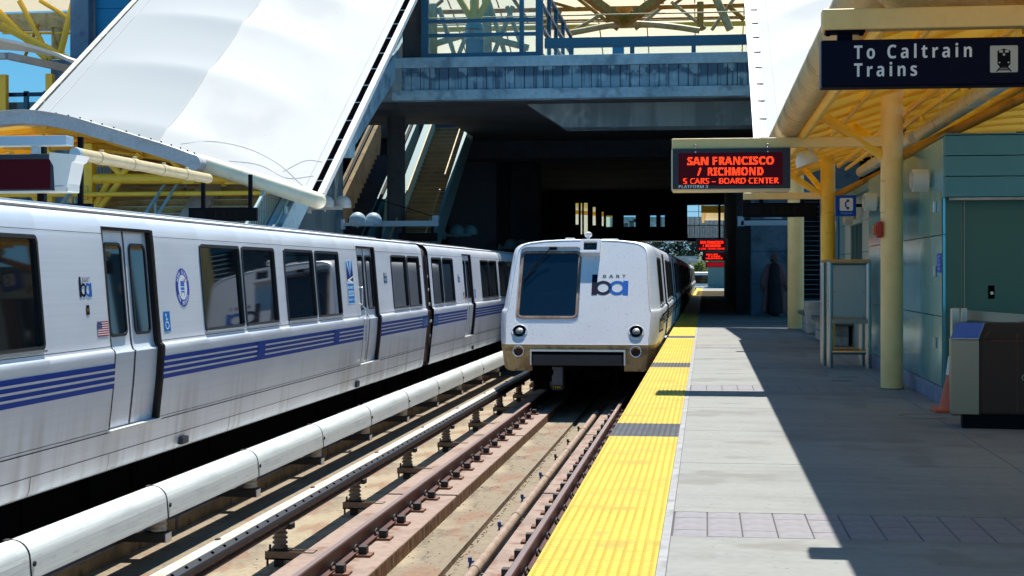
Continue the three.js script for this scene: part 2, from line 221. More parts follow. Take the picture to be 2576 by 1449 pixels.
// ------------------------------------------------------------------ platform
const platform = setting('platform');
part('platform_mass', [bb(-0.86, 14, -1.36, -0.006, -4, 150)], M.joint, platform);
part('platform_wall', [bb(-0.874, -0.86, -1.36, -0.03, -4, 150)], M.edge, platform);
const bands = [8.66, 19.4, 30.0, 40.7];
{
  let d = -4;
  const slab = (a, b) => { part('deck_slab', [bb(-0.195, 2.36, -0.006, 0, a + 0.006, b - 0.006)], M.deck, platform); part('deck_slab', [bb(2.368, 14, -0.006, 0, a + 0.006, b - 0.006)], M.deck, platform); };
  for (const b of bands) {
    const n = Math.max(1, Math.round((b - d) / 2.7)), L = (b - d) / n;
    for (let i = 0; i < n; i++) slab(d + i * L, d + (i + 1) * L);
    d = b + 0.88;
  }
  for (; d < 148; d += 5.3) slab(d, Math.min(150, d + 5.3));
  const pv = [0, 1, 2].map((k) => join(rb(0.003, 0.197, -0.008, 0.0, 0.003, 0.217, 0.003, 1)));
  for (const b of bands.slice(0, 2)) for (let r = 0; r < 4; r++) for (let i = 0; i < 14; i++) { const t = new THREE.Mesh(pv[(i + r) % 3], M.paver); t.name = 'paver'; t.position.set(-0.19 + i * 0.2, rr(-0.0008, 0.0012), -(b + r * 0.22)); platform.add(t); }
  for (const b of bands.slice(0, 2)) part('paver_strip', [bb(2.62, 14, -0.006, -0.001, b + 0.003, b + 0.877)], M.paver, platform);
  for (const b of bands.slice(2)) part('paver_strip', [bb(-0.19, 14, -0.006, 0, b + 0.003, b + 0.877)], M.paver, platform);
  // narrow concrete strip beside the tactile tiles
  for (let a = -4; a < 60; a += 2.0) part('edge_strip', [bb(-0.247, -0.199, -0.006, 0.001, a + 0.004, a + 1.996)], M.edge, platform);
  part('edge_strip', [bb(-0.247, -0.199, -0.006, 0.001, 60, 150)], M.edge, platform);
  // tactile tiles with rows of domes
  const dome = new THREE.CylinderGeometry(0.0065, 0.0115, 0.0048, 8, 1).translate(0, 0.0024, 0), place = { y: [], b: [] };
  const isBlack = (a) => [14.26, 24.9, 35.55, 46.2, 56.9].some((m) => a + 0.3 > m - 0.62 && a + 0.3 < m + 0.58);
  for (let k = 0; k < 76; k++) {
    const a = 4.26 - 4.8 + k * 0.6, black = isBlack(a);
    part('tactile_tile', [bb(-0.874, -0.25, -0.03, 0.002 + rr(-0.0006, 0.0006), a + 0.0015, a + 0.5985)], black ? M.blackTile : [M.yellow, M.yellowB, M.yellow, M.yellowC][Math.floor(rnd() * 4)], platform);
    if (a > 5 && a < 34) for (let i = 0; i < 12; i++) for (let j = 0; j < 12; j++) (black ? place.b : place.y).push([-0.849 + i * 0.0522, 0.002, -(a + 0.027 + j * 0.0496)]);
  }
  part('tactile_tile', [bb(-0.874, -0.25, -0.03, 0.002, 45.06, 150)], M.yellow, platform);
  for (const [k, m] of [['y', M.yellow], ['b', M.blackTile]]) {
    const im = new THREE.InstancedMesh(dome, m, place[k].length), q = new THREE.Matrix4();
    place[k].forEach((p, i) => im.setMatrixAt(i, q.makeTranslation(...p))); im.name = 'tactile_domes'; im.userData.kind = 'stuff'; platform.add(im);
  }
  const hole = part('manhole_cover', [new THREE.CylinderGeometry(0.235, 0.235, 0.006, 40).translate(2.23, 0.0, -16.15), new THREE.TorusGeometry(0.235, 0.008, 6, 40).rotateX(Math.PI / 2).translate(2.23, 0.002, -16.15)], M.deck, platform);
  for (const [x, d2] of [[1.95, 21.3], [2.12, 22.1]]) part('drain_slot', [bb(x - 0.22, x + 0.05, 0, 0.004, d2, d2 + 0.05)], M.joint, platform);
}
// left island platform
const island = setting('platform');
part('platform_mass', [bb(-30, -8.86, -1.36, 0, -2, 150)], M.deck, island);

// ------------------------------------------------------------------ track bed
const bed = setting('track_bed');
part('slab', [bb(-12, -2.5, -1.6, -1.353, 1, 160)], M.slab, bed);
part('slab', [bb(-2.385, -0.85, -1.6, -1.353, 1, 160)], M.slab, bed);
part('drain_bed', [bb(-2.5, -2.385, -1.6, -1.42, 1, 160)], M.slab, bed);
{
  const block = (x0, x1, a, b, face, fm = M.rustFace) => {
    const g = rb(x0, x1, -1.36, -1.2, a, b, 0.012, 1), o = part('plinth', [g], M.plinth, bed);
    if (face) part('stained_face', [bb(x1 - 0.02, x1 + 0.003, -1.353, -1.215, a + 0.012, b - 0.012)], fm, o);
  };
  for (let i = -1; i < 8; i++) {
    const a = 18.16 + (i - 1) * 6.75, b = a + 6.64;
    block(-3.86, -2.99, a, b, true); block(-1.98, -1.0, a + 0.3, b + 0.3, false); block(-6.95, -5.8, a - 2, b - 2, true, M.kerbTan); block(-8.5, -7.6, a - 2, b - 2, false);
  }
}
function railGeo(x, a, b) {
  const p = [[-0.07, -1.172], [0.07, -1.172], [0.07, -1.16], [0.018, -1.143], [0.009, -1.13], [0.009, -1.045], [0.034, -1.035], [0.036, -1.008], [0.028, -1.001], [-0.028, -1.001], [-0.036, -1.008], [-0.034, -1.035], [-0.009, -1.045], [-0.009, -1.13], [-0.018, -1.143], [-0.07, -1.16]];
  return prism(p.map(([u, v]) => [u + x, v]), a, b);
}
{
  const ring = (s) => { const c = new THREE.CatmullRomCurve3([[0.02, 0.0, 0.07], [0.02, 0.05, 0.045], [0.025, 0.07, 0], [0.03, 0.05, -0.045], [0.055, 0.012, -0.05], [0.085, 0.0, -0.02]].map(([x, y, z]) => new THREE.Vector3(s * (x + 0.03), y, z))); return new THREE.TubeGeometry(c, 18, 0.0105, 6); };
  const clipG = {}, plateG = {};
  for (const s of [-1, 1]) { clipG[s] = join([ring(s), s > 0 ? rb(0.085, 0.165, -0.01, 0.062, -0.05, 0.05, 0.006, 1) : rb(-0.165, -0.085, -0.01, 0.062, -0.05, 0.05, 0.006, 1)]); plateG[s] = join(s > 0 ? bb(0.06, 0.21, -0.031, -0.008, -0.09, 0.09) : bb(-0.21, -0.06, -0.031, -0.008, -0.09, 0.09)); }
  const rails = [[-3.36, 'left running rail of the near track, rusty brown with black spring clips'], [-1.617, 'right running rail of the near track, rusty brown, beside the yellow platform edge'], [-6.33, 'rusty running rail under the long train on the far track, nearer rail'], [-8.07, 'rusty running rail under the long train on the far track, farther rail']];
  rails.forEach(([x, label], k) => {
    const r = thing('rail', label, 'rail', 'running rails', [x, 0, 0]);
    part('rail_body', [railGeo(0, 2, 155)], M.rail, r);
    part('rail_head', [bb(-0.026, 0.026, -1.004, -0.9985, 2, 155)], M.railTop, r);
    for (let d = k < 2 ? 5.96 : 9; d < (k < 2 ? 30 : 16); d += 0.905) for (const s of k < 2 ? [-1, 1] : [1]) {
      const p = new THREE.Mesh(plateG[s], M.plate), c = new THREE.Mesh(clipG[s], M.clip); p.name = 'base_plate'; c.name = 'spring_clip';
      p.position.set(0, -1.169, -d); c.position.set(0, -1.169 + 0.003, -d); r.add(p, c);
    }
  });
}
{ // conduit beside the right rail
  const c = thing('conduit', 'grey brown conduit pipe lying between the two rails of the near track', 'pipe');
  part('pipe', [cy(-2.11, -1.24, 2, -2.11, -1.24, 29.5, 0.05, 0.05, 18)], M.conduit, c);
  for (const d of [7.5, 10.6, 13.7, 16.8, 19.9, 23.0, 26.1, 29]) { part('coupling', [cy(-2.11, -1.24, d, -2.11, -1.24, d + 0.035, 0.056, 0.056, 18), bb(-2.13, -2.0, -1.31, -1.285, d - 0.02, d + 0.05), cy(-2.03, -1.353, d + 0.015, -2.03, -1.26, d + 0.015, 0.014)], M.conduit, c); part('clamp', [rb(-2.06, -1.99, -1.33, -1.28, d - 0.03, d + 0.06, 0.008), cy(-2.2, -1.353, d + 0.02, -2.2, -1.29, d + 0.02, 0.016)], M.clip, c); }
  for (let d = 8.2; d < 29; d += 2.1) part('anchor_bolt', [cy(-2.27, -1.353, d, -2.27, -1.30, d, 0.012), cy(-2.27, -1.31, d, -2.27, -1.265, d, 0.02, 0.02, 8), cy(-2.27, -1.32, d, -2.23, -1.3, d, 0.014, 0.01, 6)], d < 22 ? M.blueCap : M.clip, c);
}
{ // contact rail between the tracks, open black side towards the platform
  const X = -4.1, t = thing('contact_rail', 'contact rail left of the near track, flat cream cover and black side, on ribbed insulators', 'third rail', 'covered contact rails');
  part('steel_rail', [prism([[X - 0.05, -0.952], [X + 0.085, -0.952], [X + 0.085, -0.938], [X + 0.045, -0.928], [X + 0.045, -0.90], [X + 0.09, -0.892], [X + 0.09, -0.862], [X - 0.06, -0.862], [X - 0.06, -0.89], [X - 0.02, -0.9], [X - 0.02, -0.928], [X - 0.05, -0.938]], 3, 140)], M.brownSteel, t);
  const top = [[X - 0.115, -0.90], [X - 0.112, -0.83], [X - 0.085, -0.80], [X - 0.04, -0.785], [X, -0.782], [X + 0.042, -0.79], [X + 0.05, -0.8], [X + 0.04, -0.81], [X - 0.08, -0.825], [X - 0.1, -0.9]];
  const side = [[X + 0.046, -0.795], [X + 0.052, -0.79], [X + 0.10, -0.82], [X + 0.105, -0.835], [X + 0.105, -0.868], [X + 0.085, -0.875], [X + 0.08, -0.835], [X + 0.04, -0.81]];
  for (let k = 0, d = 3.05; d < 60; d += 3.15, k++) {
    part('cover', [prism(top, d + 0.006, d + 3.144)], M.coverCream, t);
    const s = part('side_board', [prism(side, d, d + 3.15)], M.blackSteel, t);
    if (d < 32) { part('slots', Array.from({ length: 10 }, (_, i) => new THREE.BoxGeometry(0.022, 0.008, 0.035).rotateZ(-0.55).translate(X + 0.078, -0.801, -(d + 0.14 + i * 0.315))), M.void, s); part('cover_bolt', [rb(X - 0.06, X - 0.02, -0.787, -0.772, d - 0.03, d + 0.03, 0.006)], M.clip, t); }
  }
  part('cover', [prism(top, 59.75, 140)], M.coverCream, t); part('side_board', [prism(side, 59.75, 140)], M.blackSteel, t);
  const ins = []; for (let i = 0; i <= 24; i++) { const y = i / 24; ins.push(new THREE.Vector2(0.05 + 0.028 * Math.abs(Math.sin(y * Math.PI * 5)) * (1 - 0.1 * y), y * 0.225)); }
  const insG = new THREE.LatheGeometry([new THREE.Vector2(0.001, 0), ...ins, new THREE.Vector2(0.001, 0.225)], 18);
  for (let d = 7.97; d < 45; d += 3.15) {
    part('insulator', [insG.clone().translate(X, -1.185, -d)], M.porcelain, t);
    const b = part('bracket', [bb(X - 0.09, X + 0.13, -0.965, -0.952, d - 0.06, d + 0.06), rb(X + 0.085, X + 0.13, -0.985, -0.93, d - 0.05, d + 0.07, 0.006), bb(X - 0.1, X + 0.1, -1.2, -1.185, d - 0.09, d + 0.09), cy(X + 0.08, -1.19, d - 0.07, X + 0.08, -1.13, d - 0.07, 0.012), cy(X - 0.08, -1.19, d - 0.07, X - 0.08, -1.13, d - 0.07, 0.012)], M.clip, t);
    part('support_arm', [bb(X - 0.12, X + 0.36, -1.27, -1.19, d - 0.11, d - 0.095), bb(X - 0.12, X + 0.36, -1.27, -1.255, d - 0.11, d - 0.05), bb(X + 0.05, X + 0.36, -1.27, -1.2, d + 0.06, d + 0.075), bb(X + 0.345, X + 0.36, -1.27, -1.2, d - 0.1, d + 0.07)], M.brownSteel, t);
    part('support_post', [bb(X - 0.05, X + 0.05, -1.353, -1.27, d - 0.04, d + 0.04), cy(X - 0.1, -1.33, d - 0.09, X - 0.1, -1.27, d - 0.09, 0.012)], M.clip, t);
  }
}
{ // contact rail of the far track under its big rounded white cover
  const X = -5.42, t = thing('contact_rail', 'contact rail beside the long train under a big rounded white cover in jointed lengths', 'third rail', 'covered contact rails');
  const arc = []; for (let i = 0; i <= 14; i++) { const a = Math.PI * (1.02 - 1.02 * i / 14); arc.push([X + 0.005 + 0.145 * Math.cos(a), -0.755 + 0.15 * Math.sin(a)]); }
  const ribs = []; for (let i = 1; i <= 14; i++) ribs.push([X + 0.15 + (i % 2 ? 0.0015 : 0) + 0.012 * i / 14, -0.755 - 0.165 * i / 14]);
  const out = [[X - 0.14, -0.86], ...arc, ...ribs], inner = [[X + 0.14, -0.915], [X + 0.12, -0.75], [X, -0.63], [X - 0.12, -0.75], [X - 0.13, -0.86]];
  for (let d = 2.15; d < 60; d += 3.05) {
    part('cover', [toCreasedNormals(prism([...out, ...inner], d + 0.007, d + 3.043), 0.5)], M.cover, t);
    if (d < 36) { const j = part('joint_strap', [toCreasedNormals(prism([...offset(out, -0.004), ...inner], d - 0.009, d + 0.009), 0.5)], M.black, t); part('bolt', [cyl([X + 0.155, -0.80, -d - 0.06], [X + 0.168, -0.80, -d - 0.06], 0.022), rb(X - 0.06, X - 0.01, -0.612, -0.6, d - 0.04, d + 0.03, 0.005)], M.clip, t); }
  }
  part('cover', [prism([...out, ...inner], 60, 140)], M.cover, t);
  part('steel_rail', [bb(X - 0.05, X + 0.05, -0.93, -0.78, 3, 140)], M.brownSteel, t);
  const sp = []; for (let i = 0; i <= 16; i++) sp.push(new THREE.Vector2(0.075 + 0.014 * Math.abs(Math.sin(i / 16 * Math.PI * 3)), i / 16 * 0.14));
  for (let d = 8.35; d < 40; d += 3.05) {
    part('insulator', [new THREE.LatheGeometry([new THREE.Vector2(0, 0), ...sp, new THREE.Vector2(0, 0.14)], 18).translate(X + 0.02, -1.07, -d)], M.planter, t);
    const a = part('support_arm', [rb(-5.82, X + 0.12, -1.17, -1.075, d - 0.09, d + 0.09, 0.008)], M.blackSteel, t);
    part('end_plate', [bb(X + 0.122, X + 0.13, -1.175, -1.085, d - 0.08, d + 0.08)], M.rim, a);
    }
}
{ // grit and scraps lying in the drain and along the plinths
  const t = setting('gravel'); t.userData.kind = 'stuff'; const gs = [];
  const chip = (x, y, d, s) => { const g = new THREE.IcosahedronGeometry(s, 0).scale(rr(0.7, 1.6), rr(0.4, 0.9), rr(0.7, 1.5)).rotateY(rr(0, 6)).translate(x, y + s * 0.3, -d); gs.push(g); };
  for (let i = 0; i < 700; i++) chip(rr(-2.49, -2.39), -1.42, 7 + 22 * rnd() ** 1.5, rr(0.004, 0.014));
  for (let i = 0; i < 260; i++) chip(-2.985 + Math.abs(rr(-1, 1)) ** 2 * 0.4, -1.353, 7 + 22 * rnd() ** 1.4, rr(0.003, 0.011));
  for (let i = 0; i < 90; i++) chip(rr(-5.2, -3.9), -1.353, 8 + 22 * rnd(), rr(0.003, 0.012));
  scene.remove(t); const o = new THREE.Mesh(join(gs), mottled(128, 0.5, [0.2, 0.15, 0.1], [0.12, 0.09, 0.06], [0.06, 0.045, 0.035], 193, 0.95)); o.name = 'gravel'; o.userData.kind = 'stuff'; o.userData.label = 'grit and small chips lying along the track bed'; o.userData.category = 'grit'; scene.add(o);
}

// ------------------------------------------------------------------ trains
const P = [[1.30, -0.42], [1.44, -0.425], [1.485, -0.40], [1.505, -0.34], [1.52, -0.2], [1.54, -0.035], [1.553, 0.1], [1.565, 0.2], [1.588, 0.42], [1.60, 0.60], [1.606, 0.70], [1.604, 0.74], [1.594, 0.757], [1.575, 0.768], [1.565, 0.80], [1.558, 0.86], [1.52, 1.30], [1.478, 1.80], [1.462, 1.93], [1.44, 1.99], [1.40, 2.04], [1.33, 2.085], [1.2, 2.12], [0.9, 2.155], [0.5, 2.175], [0, 2.18]];
const wallX = (y) => { for (let i = 2; i < P.length - 1; i++) if (y <= P[i + 1][1]) { const [a, b] = P[i], [c, d] = P[i + 1]; return a + (c - a) * (y - b) / (d - b); } return 0; };
const sub = (y0, y1) => { const i0 = y0 <= -0.4 ? P.slice(0, 3) : [], mid = P.filter(([, y], i) => i > 2 && y > y0 + 1e-4 && y < y1 - 1e-4); return [...(i0.length ? i0 : [[wallX(y0), y0]]), ...mid, ...(y1 >= 2.18 ? [[0, 2.18]] : [[wallX(y1), y1]])]; };
// frame of the car side between two heights: x along the tracks, y up the wall, z outward
function wallMat(y0, y1, d = 0, off = 0) {
  const a = wallX(y0), b = wallX(y1), L = Math.hypot(b - a, y1 - y0), vx = (b - a) / L, vy = (y1 - y0) / L;
  return new THREE.Matrix4().makeBasis(new THREE.Vector3(0, 0, -1), new THREE.Vector3(vx, vy, 0), new THREE.Vector3(vy, -vx, 0)).setPosition(a + vy * off, y0 - vx * off, -d);
}
const slope = (y0, y1) => Math.hypot(wallX(y1) - wallX(y0), y1 - y0);
function rrect(x0, x1, y0, y1, r, C = THREE.Shape) {
  const s = new C(); s.moveTo(x0 + r, y0); s.lineTo(x1 - r, y0); s.absarc(x1 - r, y0 + r, r, -Math.PI / 2, 0); s.lineTo(x1, y1 - r); s.absarc(x1 - r, y1 - r, r, 0, Math.PI / 2); s.lineTo(x0 + r, y1); s.absarc(x0 + r, y1 - r, r, Math.PI / 2, Math.PI); s.lineTo(x0, y0 + r); s.absarc(x0 + r, y0 + r, r, Math.PI, 1.5 * Math.PI); return s;
}
const ext = (s, depth, bevel = 0) => new THREE.ExtrudeGeometry(s, { depth, bevelEnabled: bevel > 0, bevelThickness: bevel, bevelSize: bevel, bevelSegments: 2, curveSegments: 6 });
const ringShape = (x0, x1, y0, y1, r, t) => { const s = rrect(x0, x1, y0, y1, r); s.holes.push(rrect(x0 + t, x1 - t, y0 + t, y1 - t, Math.max(0.01, r - t), THREE.Path)); return s; };
// operator's two-letter mark as flat shapes
function mark(s) {
  const b = new THREE.Shape(), a = new THREE.Shape(), arc = (c, x, y, R, t0, t1, cw) => c.absarc(x, y, R, t0, t1, cw);
  b.moveTo(0, 0); b.lineTo(0, 1.1); b.lineTo(0.24, 1.1); b.lineTo(0.24, 0.66); arc(b, 0.5, 0.38, 0.38, 2.3, -2.3, true); b.lineTo(0.24, 0); b.closePath();
  const h = new THREE.Path(); arc(h, 0.5, 0.38, 0.235, 0, Math.PI * 2, true); b.holes.push(h);
  arc(a, 1.12, 0.38, 0.38, 0.85, 5.43, false); a.lineTo(1.37, 0); a.lineTo(1.6, 0); a.lineTo(1.6, 0.76); a.lineTo(1.37, 0.76); a.closePath();
  const h2 = new THREE.Path(); arc(h2, 1.12, 0.38, 0.235, 0, Math.PI * 2, true); a.holes.push(h2);
  const g = (x) => new THREE.ShapeGeometry(x, 16).scale(s, s, 1).translate(-0.8 * s, -0.5 * s, 0); return [g(b), g(a)];
}
M.markDark = phys([0.004, 0.008, 0.032], 0.6, { specularIntensity: 0.15 }); M.markBlue = phys([0.012, 0.13, 0.5], 0.6, { specularIntensity: 0.15 });
const clear = (w, h, draw, o = {}) => new THREE.MeshStandardMaterial({ map: print(w, h, draw), transparent: true, roughness: 0.45, ...o });
M.word = clear(256, 64, (g) => { g.fillStyle = '#111319'; g.font = 'bold 60px sans-serif'; spaced(g, 'BART', 4, 54, 22); });
function wallCard(y0, y1, d0, d1, off = 0.004) {
  const m = wallMat(y0, y1, 0, off), L = slope(y0, y1), o = new THREE.Vector3(d0, 0, 0).applyMatrix4(m);
  return card(o, new THREE.Vector3(0, 0, -(d1 - d0)), new THREE.Vector3(0, L, 0).applyMatrix4(m).sub(new THREE.Vector3(0, 0, 0).applyMatrix4(m)));
}
function wallMark(parent, d, y, s) {
  const [b, a] = mark(s), m = wallMat(y - 0.15, y + 0.15, d, 0.004), mid = new THREE.Matrix4().makeTranslation(0, slope(y - 0.15, y + 0.15) / 2, 0);
  const e = part('emblem', [b.applyMatrix4(mid).applyMatrix4(m)], M.markDark, parent); part('letter', [a.applyMatrix4(mid).applyMatrix4(m)], M.markBlue, e);
  part('lettering', wallCard(y + 0.26 * s, y + 0.62 * s, d - 0.38 * s, d + 0.80 * s), M.word, e);
}
M.bannerPrint = printMat(128, 512, (g, w, h) => {
  g.fillStyle = '#dfe8f2'; g.fillRect(0, 0, w, h); const l = g.createLinearGradient(0, 0, 0, 250); l.addColorStop(0, '#2b9be0'); l.addColorStop(1, '#101f78'); g.fillStyle = l; g.fillRect(8, 8, w - 16, 240);
  g.fillStyle = '#d6ecfa'; for (const [a, b] of [[20, 40], [70, 84], [96, 110]]) { g.beginPath(); g.moveTo(a, 8); g.lineTo(b, 8); g.lineTo(66, 190); g.fill(); }
  g.fillStyle = '#0d1a5c'; for (const [x, y, ww] of [[10, 120, 18], [30, 95, 14], [92, 110, 14], [106, 130, 14]]) g.fillRect(x, y, ww, 130);
  g.fillStyle = '#fff'; g.beginPath(); g.moveTo(8, 235); g.lineTo(120, 185); g.lineTo(120, 200); g.lineTo(60, 232); g.lineTo(120, 262); g.lineTo(120, 280); g.fill();
  g.fillStyle = '#1583cf'; g.fillRect(8, 275, w - 16, 230); g.fillStyle = '#fff'; center(g, 'BART', 64, 335, 'bold 44px serif', 96); center(g, '40TH', 64, 392, 'bold 48px serif', 96);
  g.fillRect(18, 405, 92, 16); g.fillStyle = '#1583cf'; g.font = 'bold 13px sans-serif'; g.textAlign = 'center'; g.fillText('ANNIVERSARY', 64, 418); g.fillStyle = '#fff'; g.textAlign = 'left'; g.font = 'bold 34px sans-serif'; spaced(g, '2012', 18, 475, 8); });
M.seal = clear(256, 256, (g) => { g.fillStyle = '#0f2fa8'; g.beginPath(); g.arc(128, 128, 126, 0, 7); g.fill(); g.fillStyle = '#e8eef8'; g.beginPath(); g.arc(128, 128, 84, 0, 7); g.fill(); g.fillStyle = '#fff'; g.font = 'bold 34px sans-serif'; g.textAlign = 'center';
  const ring = (s, mid, r, flip) => { [...s].forEach((ch, i) => { const t = mid + (flip ? -1 : 1) * (i - (s.length - 1) / 2) * 0.27; g.save(); g.translate(128 + r * Math.sin(t), 128 - r * Math.cos(t)); g.rotate(flip ? t + Math.PI : t); g.fillText(ch, 0, 12); g.restore(); }); };
  ring('NEW SEATS', 0, 104, false); ring('ON BOARD', Math.PI, 104, true); g.fillStyle = '#2468c8'; g.fillRect(88, 86, 72, 36); g.fillRect(88, 128, 72, 18); g.fillRect(92, 152, 64, 12); g.fillStyle = '#16213c'; g.fillRect(92, 164, 6, 22); g.fillRect(150, 164, 6, 22); g.fillStyle = '#d8742c'; g.beginPath(); g.arc(168, 84, 14, 0, 7); g.fill(); });
M.flag = printMat(128, 80, (g, w, h) => { for (let i = 0; i < 13; i++) { g.fillStyle = i % 2 ? '#e9e4e6' : '#a01828'; g.fillRect(0, i * h / 13, w, h / 13 + 1); } g.fillStyle = '#1c2560'; g.fillRect(0, 0, 54, h * 7 / 13); g.fillStyle = '#dfe3f0'; for (let j = 0; j < 5; j++) for (let i = 0; i < 6; i++) g.fillRect(4 + i * 8.5, 4 + j * 8, 3, 3); });
M.access = printMat(128, 160, (g, w, h) => { g.fillStyle = '#1677c4'; g.fillRect(0, 0, w, h); g.strokeStyle = '#f2f6fa'; g.lineWidth = 9; g.fillStyle = '#f2f6fa'; g.beginPath(); g.arc(50, 28, 11, 0, 7); g.fill(); g.beginPath(); g.moveTo(52, 42); g.lineTo(56, 88); g.lineTo(86, 88); g.lineTo(98, 124); g.lineTo(110, 120); g.stroke(); g.beginPath(); g.moveTo(54, 64); g.lineTo(82, 64); g.stroke(); g.beginPath(); g.arc(62, 108, 32, 0.6, 4.0); g.stroke(); });
M.tagSmall = printMat(32, 64, (g) => { g.fillStyle = '#111'; g.fillRect(0, 0, 32, 64); g.fillStyle = '#e0a030'; g.font = 'bold 26px sans-serif'; g.fillText('V', 7, 42); });
const numberPlate = (s, bg, fg) => printMat(128, 64, (g) => { g.fillStyle = bg; g.fillRect(0, 0, 128, 64); g.fillStyle = fg; center(g, s, 64, 52, 'bold 52px sans-serif', 112); });

function makeCar(name, label, group, cx, c, h0, h1, W, doors, o = {}) {
  const t = thing(name, label, 'train car', group, [cx, 0, c]), cuts = [...W.map((w) => [...w, 'w']), ...doors.map((w) => [...w, 'd'])].sort((a, b) => a[0] - b[0]);
  const body = []; let d = h0;
  for (const [a, b, k] of cuts) {
    if (a > d) body.push(skin(P, d, a));
    if (k === 'w') body.push(skin(sub(-0.42, 0.845), a, b), skin(sub(1.815, 2.18), a, b)); else body.push(skin(sub(-0.42, -0.015), a, b), skin(sub(1.94, 2.18), a, b));
    d = b;
  }
  body.push(skin(P, d, h1)); body.push(skin(P.map(([x, y]) => [-x, y]).reverse(), h0, h1));
  const capShape = new THREE.Shape([...P, ...P.slice(0, -1).reverse().map(([x, y]) => [-x, y])].map(([x, y]) => new THREE.Vector2(x * 0.97, y * 0.985)));
  part('body', body, o.skin ?? M.alu, t);
  part('end_wall', [new THREE.ShapeGeometry(capShape).translate(0, 0, -h0 - 0.02), new THREE.ShapeGeometry(capShape).translate(0, 0, -h1 + 0.02)], M.gap, t);
  part('interior', [bb(-1.35, 1.35, -0.3, 2.0, h0 + 0.1, h1 - 0.1)], M.black, t);
  // grey roof walkway line and gutter
  part('roof_rail', [skin([[1.36, 2.075], [1.365, 2.092], [1.33, 2.098], [1.32, 2.09]], h0, h1), pipe([[0.6, 2.19, h0 + 0.4], [0.6, 2.19, h1 - 0.4]], 0.02)], M.trim, t);
  const seamIn = (y, a, b, th = 0.007) => skin(sub(y - th / 2, y + th / 2), a, b, 0.0025);
  const spans = []; { let s = h0; for (const [a, b] of doors) { spans.push([s, a]); s = b; } spans.push([s, h1]); }
  part('panel_seam', [spans.map(([a, b]) => [seamIn(0.795, a, b, 0.005), seamIn(1.875, a, b, 0.005), seamIn(0.0, a, b, 0.005)]), seamIn(-0.03, h0, h1, 0.009), seamIn(-0.235, h0, h1, 0.006), [-7.6, -5.9, -2.2, 3.1, 6.4, 8.2].filter((x) => x > h0 && x < h1).map((x) => skin(sub(-0.42, -0.24), x, x + 0.008, 0.0025))], M.doorEdge, t);
  for (const [a, b] of spans) {
    const s = part('stripe', [skin(sub(0.395, 0.632), a + 0.01, b - 0.01, 0.004)], o.stripe ?? M.blue, t);
    for (const y of [0.455, 0.515, 0.575]) part('rib', [skin(sub(y - 0.011, y + 0.011), a + 0.01, b - 0.01, 0.012)], M.rib, s);
  }
  for (const x of o.vents ?? []) if (x > h0 && x < h1) part('vent', [skin(sub(0.40, 0.63), x, x + 0.34, 0.014)], o.stripe ?? M.blue, t);
  for (const [a, b] of W) {
    const m = wallMat(0.845, 1.815), H = slope(0.845, 1.815);
    const w = part('window', [ext(ringShape(a, b, -0.012, H + 0.012, 0.07, 0.034), 0.034).translate(0, 0, -0.022).applyMatrix4(m)], M.gasket, t);
    part('pane', [new THREE.ShapeGeometry(rrect(a + 0.01, b - 0.01, 0.0, H, 0.04)).translate(0, 0, -0.02).applyMatrix4(m)], M.glass, w);
    part('sill', [ext(rrect(a + 0.02, b - 0.02, -0.03, -0.008, 0.01), 0.034).translate(0, 0, -0.005).applyMatrix4(m)], M.trim, w);
    if (!o.plain) part('filler', [skin(sub(0.84, 0.87), a, b, -0.012), skin(sub(1.79, 1.82), a, b, -0.012)], M.gasket, w);
  }
  for (const [a, b] of doors) {
    const mid = (a + b) / 2, prof = sub(-0.012, 1.94), R = 0.055;
    const outer = prof, inner = offset(prof, -R - 0.02), poly = [...outer, ...inner.slice().reverse()];
    part('door_jamb', [prism(poly, a - 0.015, a + 0.02), prism(poly, b - 0.03, b + 0.045), skin(offset(prof, -0.002), b + 0.0, b + 0.045, 0.006), prism([[wallX(1.94) + 0.004, 1.945], [wallX(1.94) - 0.12, 1.945], [wallX(1.94) - 0.12, 1.915], [wallX(1.94) + 0.004, 1.915]], a, b)], M.doorEdge, t);
    part('door_sill', [prism([[wallX(0) + 0.03, -0.035], [wallX(0) + 0.03, -0.012], [wallX(0) - 0.14, -0.012], [wallX(0) - 0.14, -0.035]], a - 0.02, b + 0.03)], M.sill, t);
    for (const [p, q] of [[a + 0.015, mid - 0.012], [mid + 0.012, b - 0.025]]) {
      const leaf = part('door_leaf', [skin(offset(prof, -R), p, q), prism([...offset(prof, -R), ...offset(prof, -R - 0.03).reverse()], p, p + 0.012), prism([...offset(prof, -R), ...offset(prof, -R - 0.03).reverse()], q - 0.012, q)], o.skin ?? M.alu, t);
      const m = wallMat(0.9, 1.78, 0, -R), H = slope(0.9, 1.78);
      part('pane', [new THREE.ShapeGeometry(rrect(p + 0.12, q - 0.1, 0.0, H, 0.07)).translate(0, 0, 0.008).applyMatrix4(m)], M.glass, leaf);
      part('window_frame', [ext(ringShape(p + 0.1, q - 0.08, -0.02, H + 0.02, 0.085, 0.026), 0.018).applyMatrix4(m)], M.gasket, leaf);
    }
    part('door_seal', [skin(offset(prof, -R + 0.004), mid - 0.016, mid + 0.016), skin(offset(prof, -R - 0.035), a, b)], M.gasket, t);
  }
  part('underframe', [bb(-1.2, 1.2, -0.8, -0.42, h0 + 0.5, h1 - 0.5)], M.under, t);
  if (!o.plain) {
    for (let k = 0; k < 16; k++) part('equipment_box', [bb(1.0, rr(1.18, 1.32), -rr(0.7, 0.85), -0.42, h0 + 0.8 + k * 1.27, h0 + 0.8 + k * 1.27 + rr(0.25, 0.9))], M.under, t);
    for (const x of [h0 + 3, h0 + 5, h1 - 5, h1 - 3]) part('wheel', [cyl([0.75, -0.6, -x], [0.9, -0.6, -x], 0.4, 0.4, 24)], M.under, t);
  }
  return t;
}
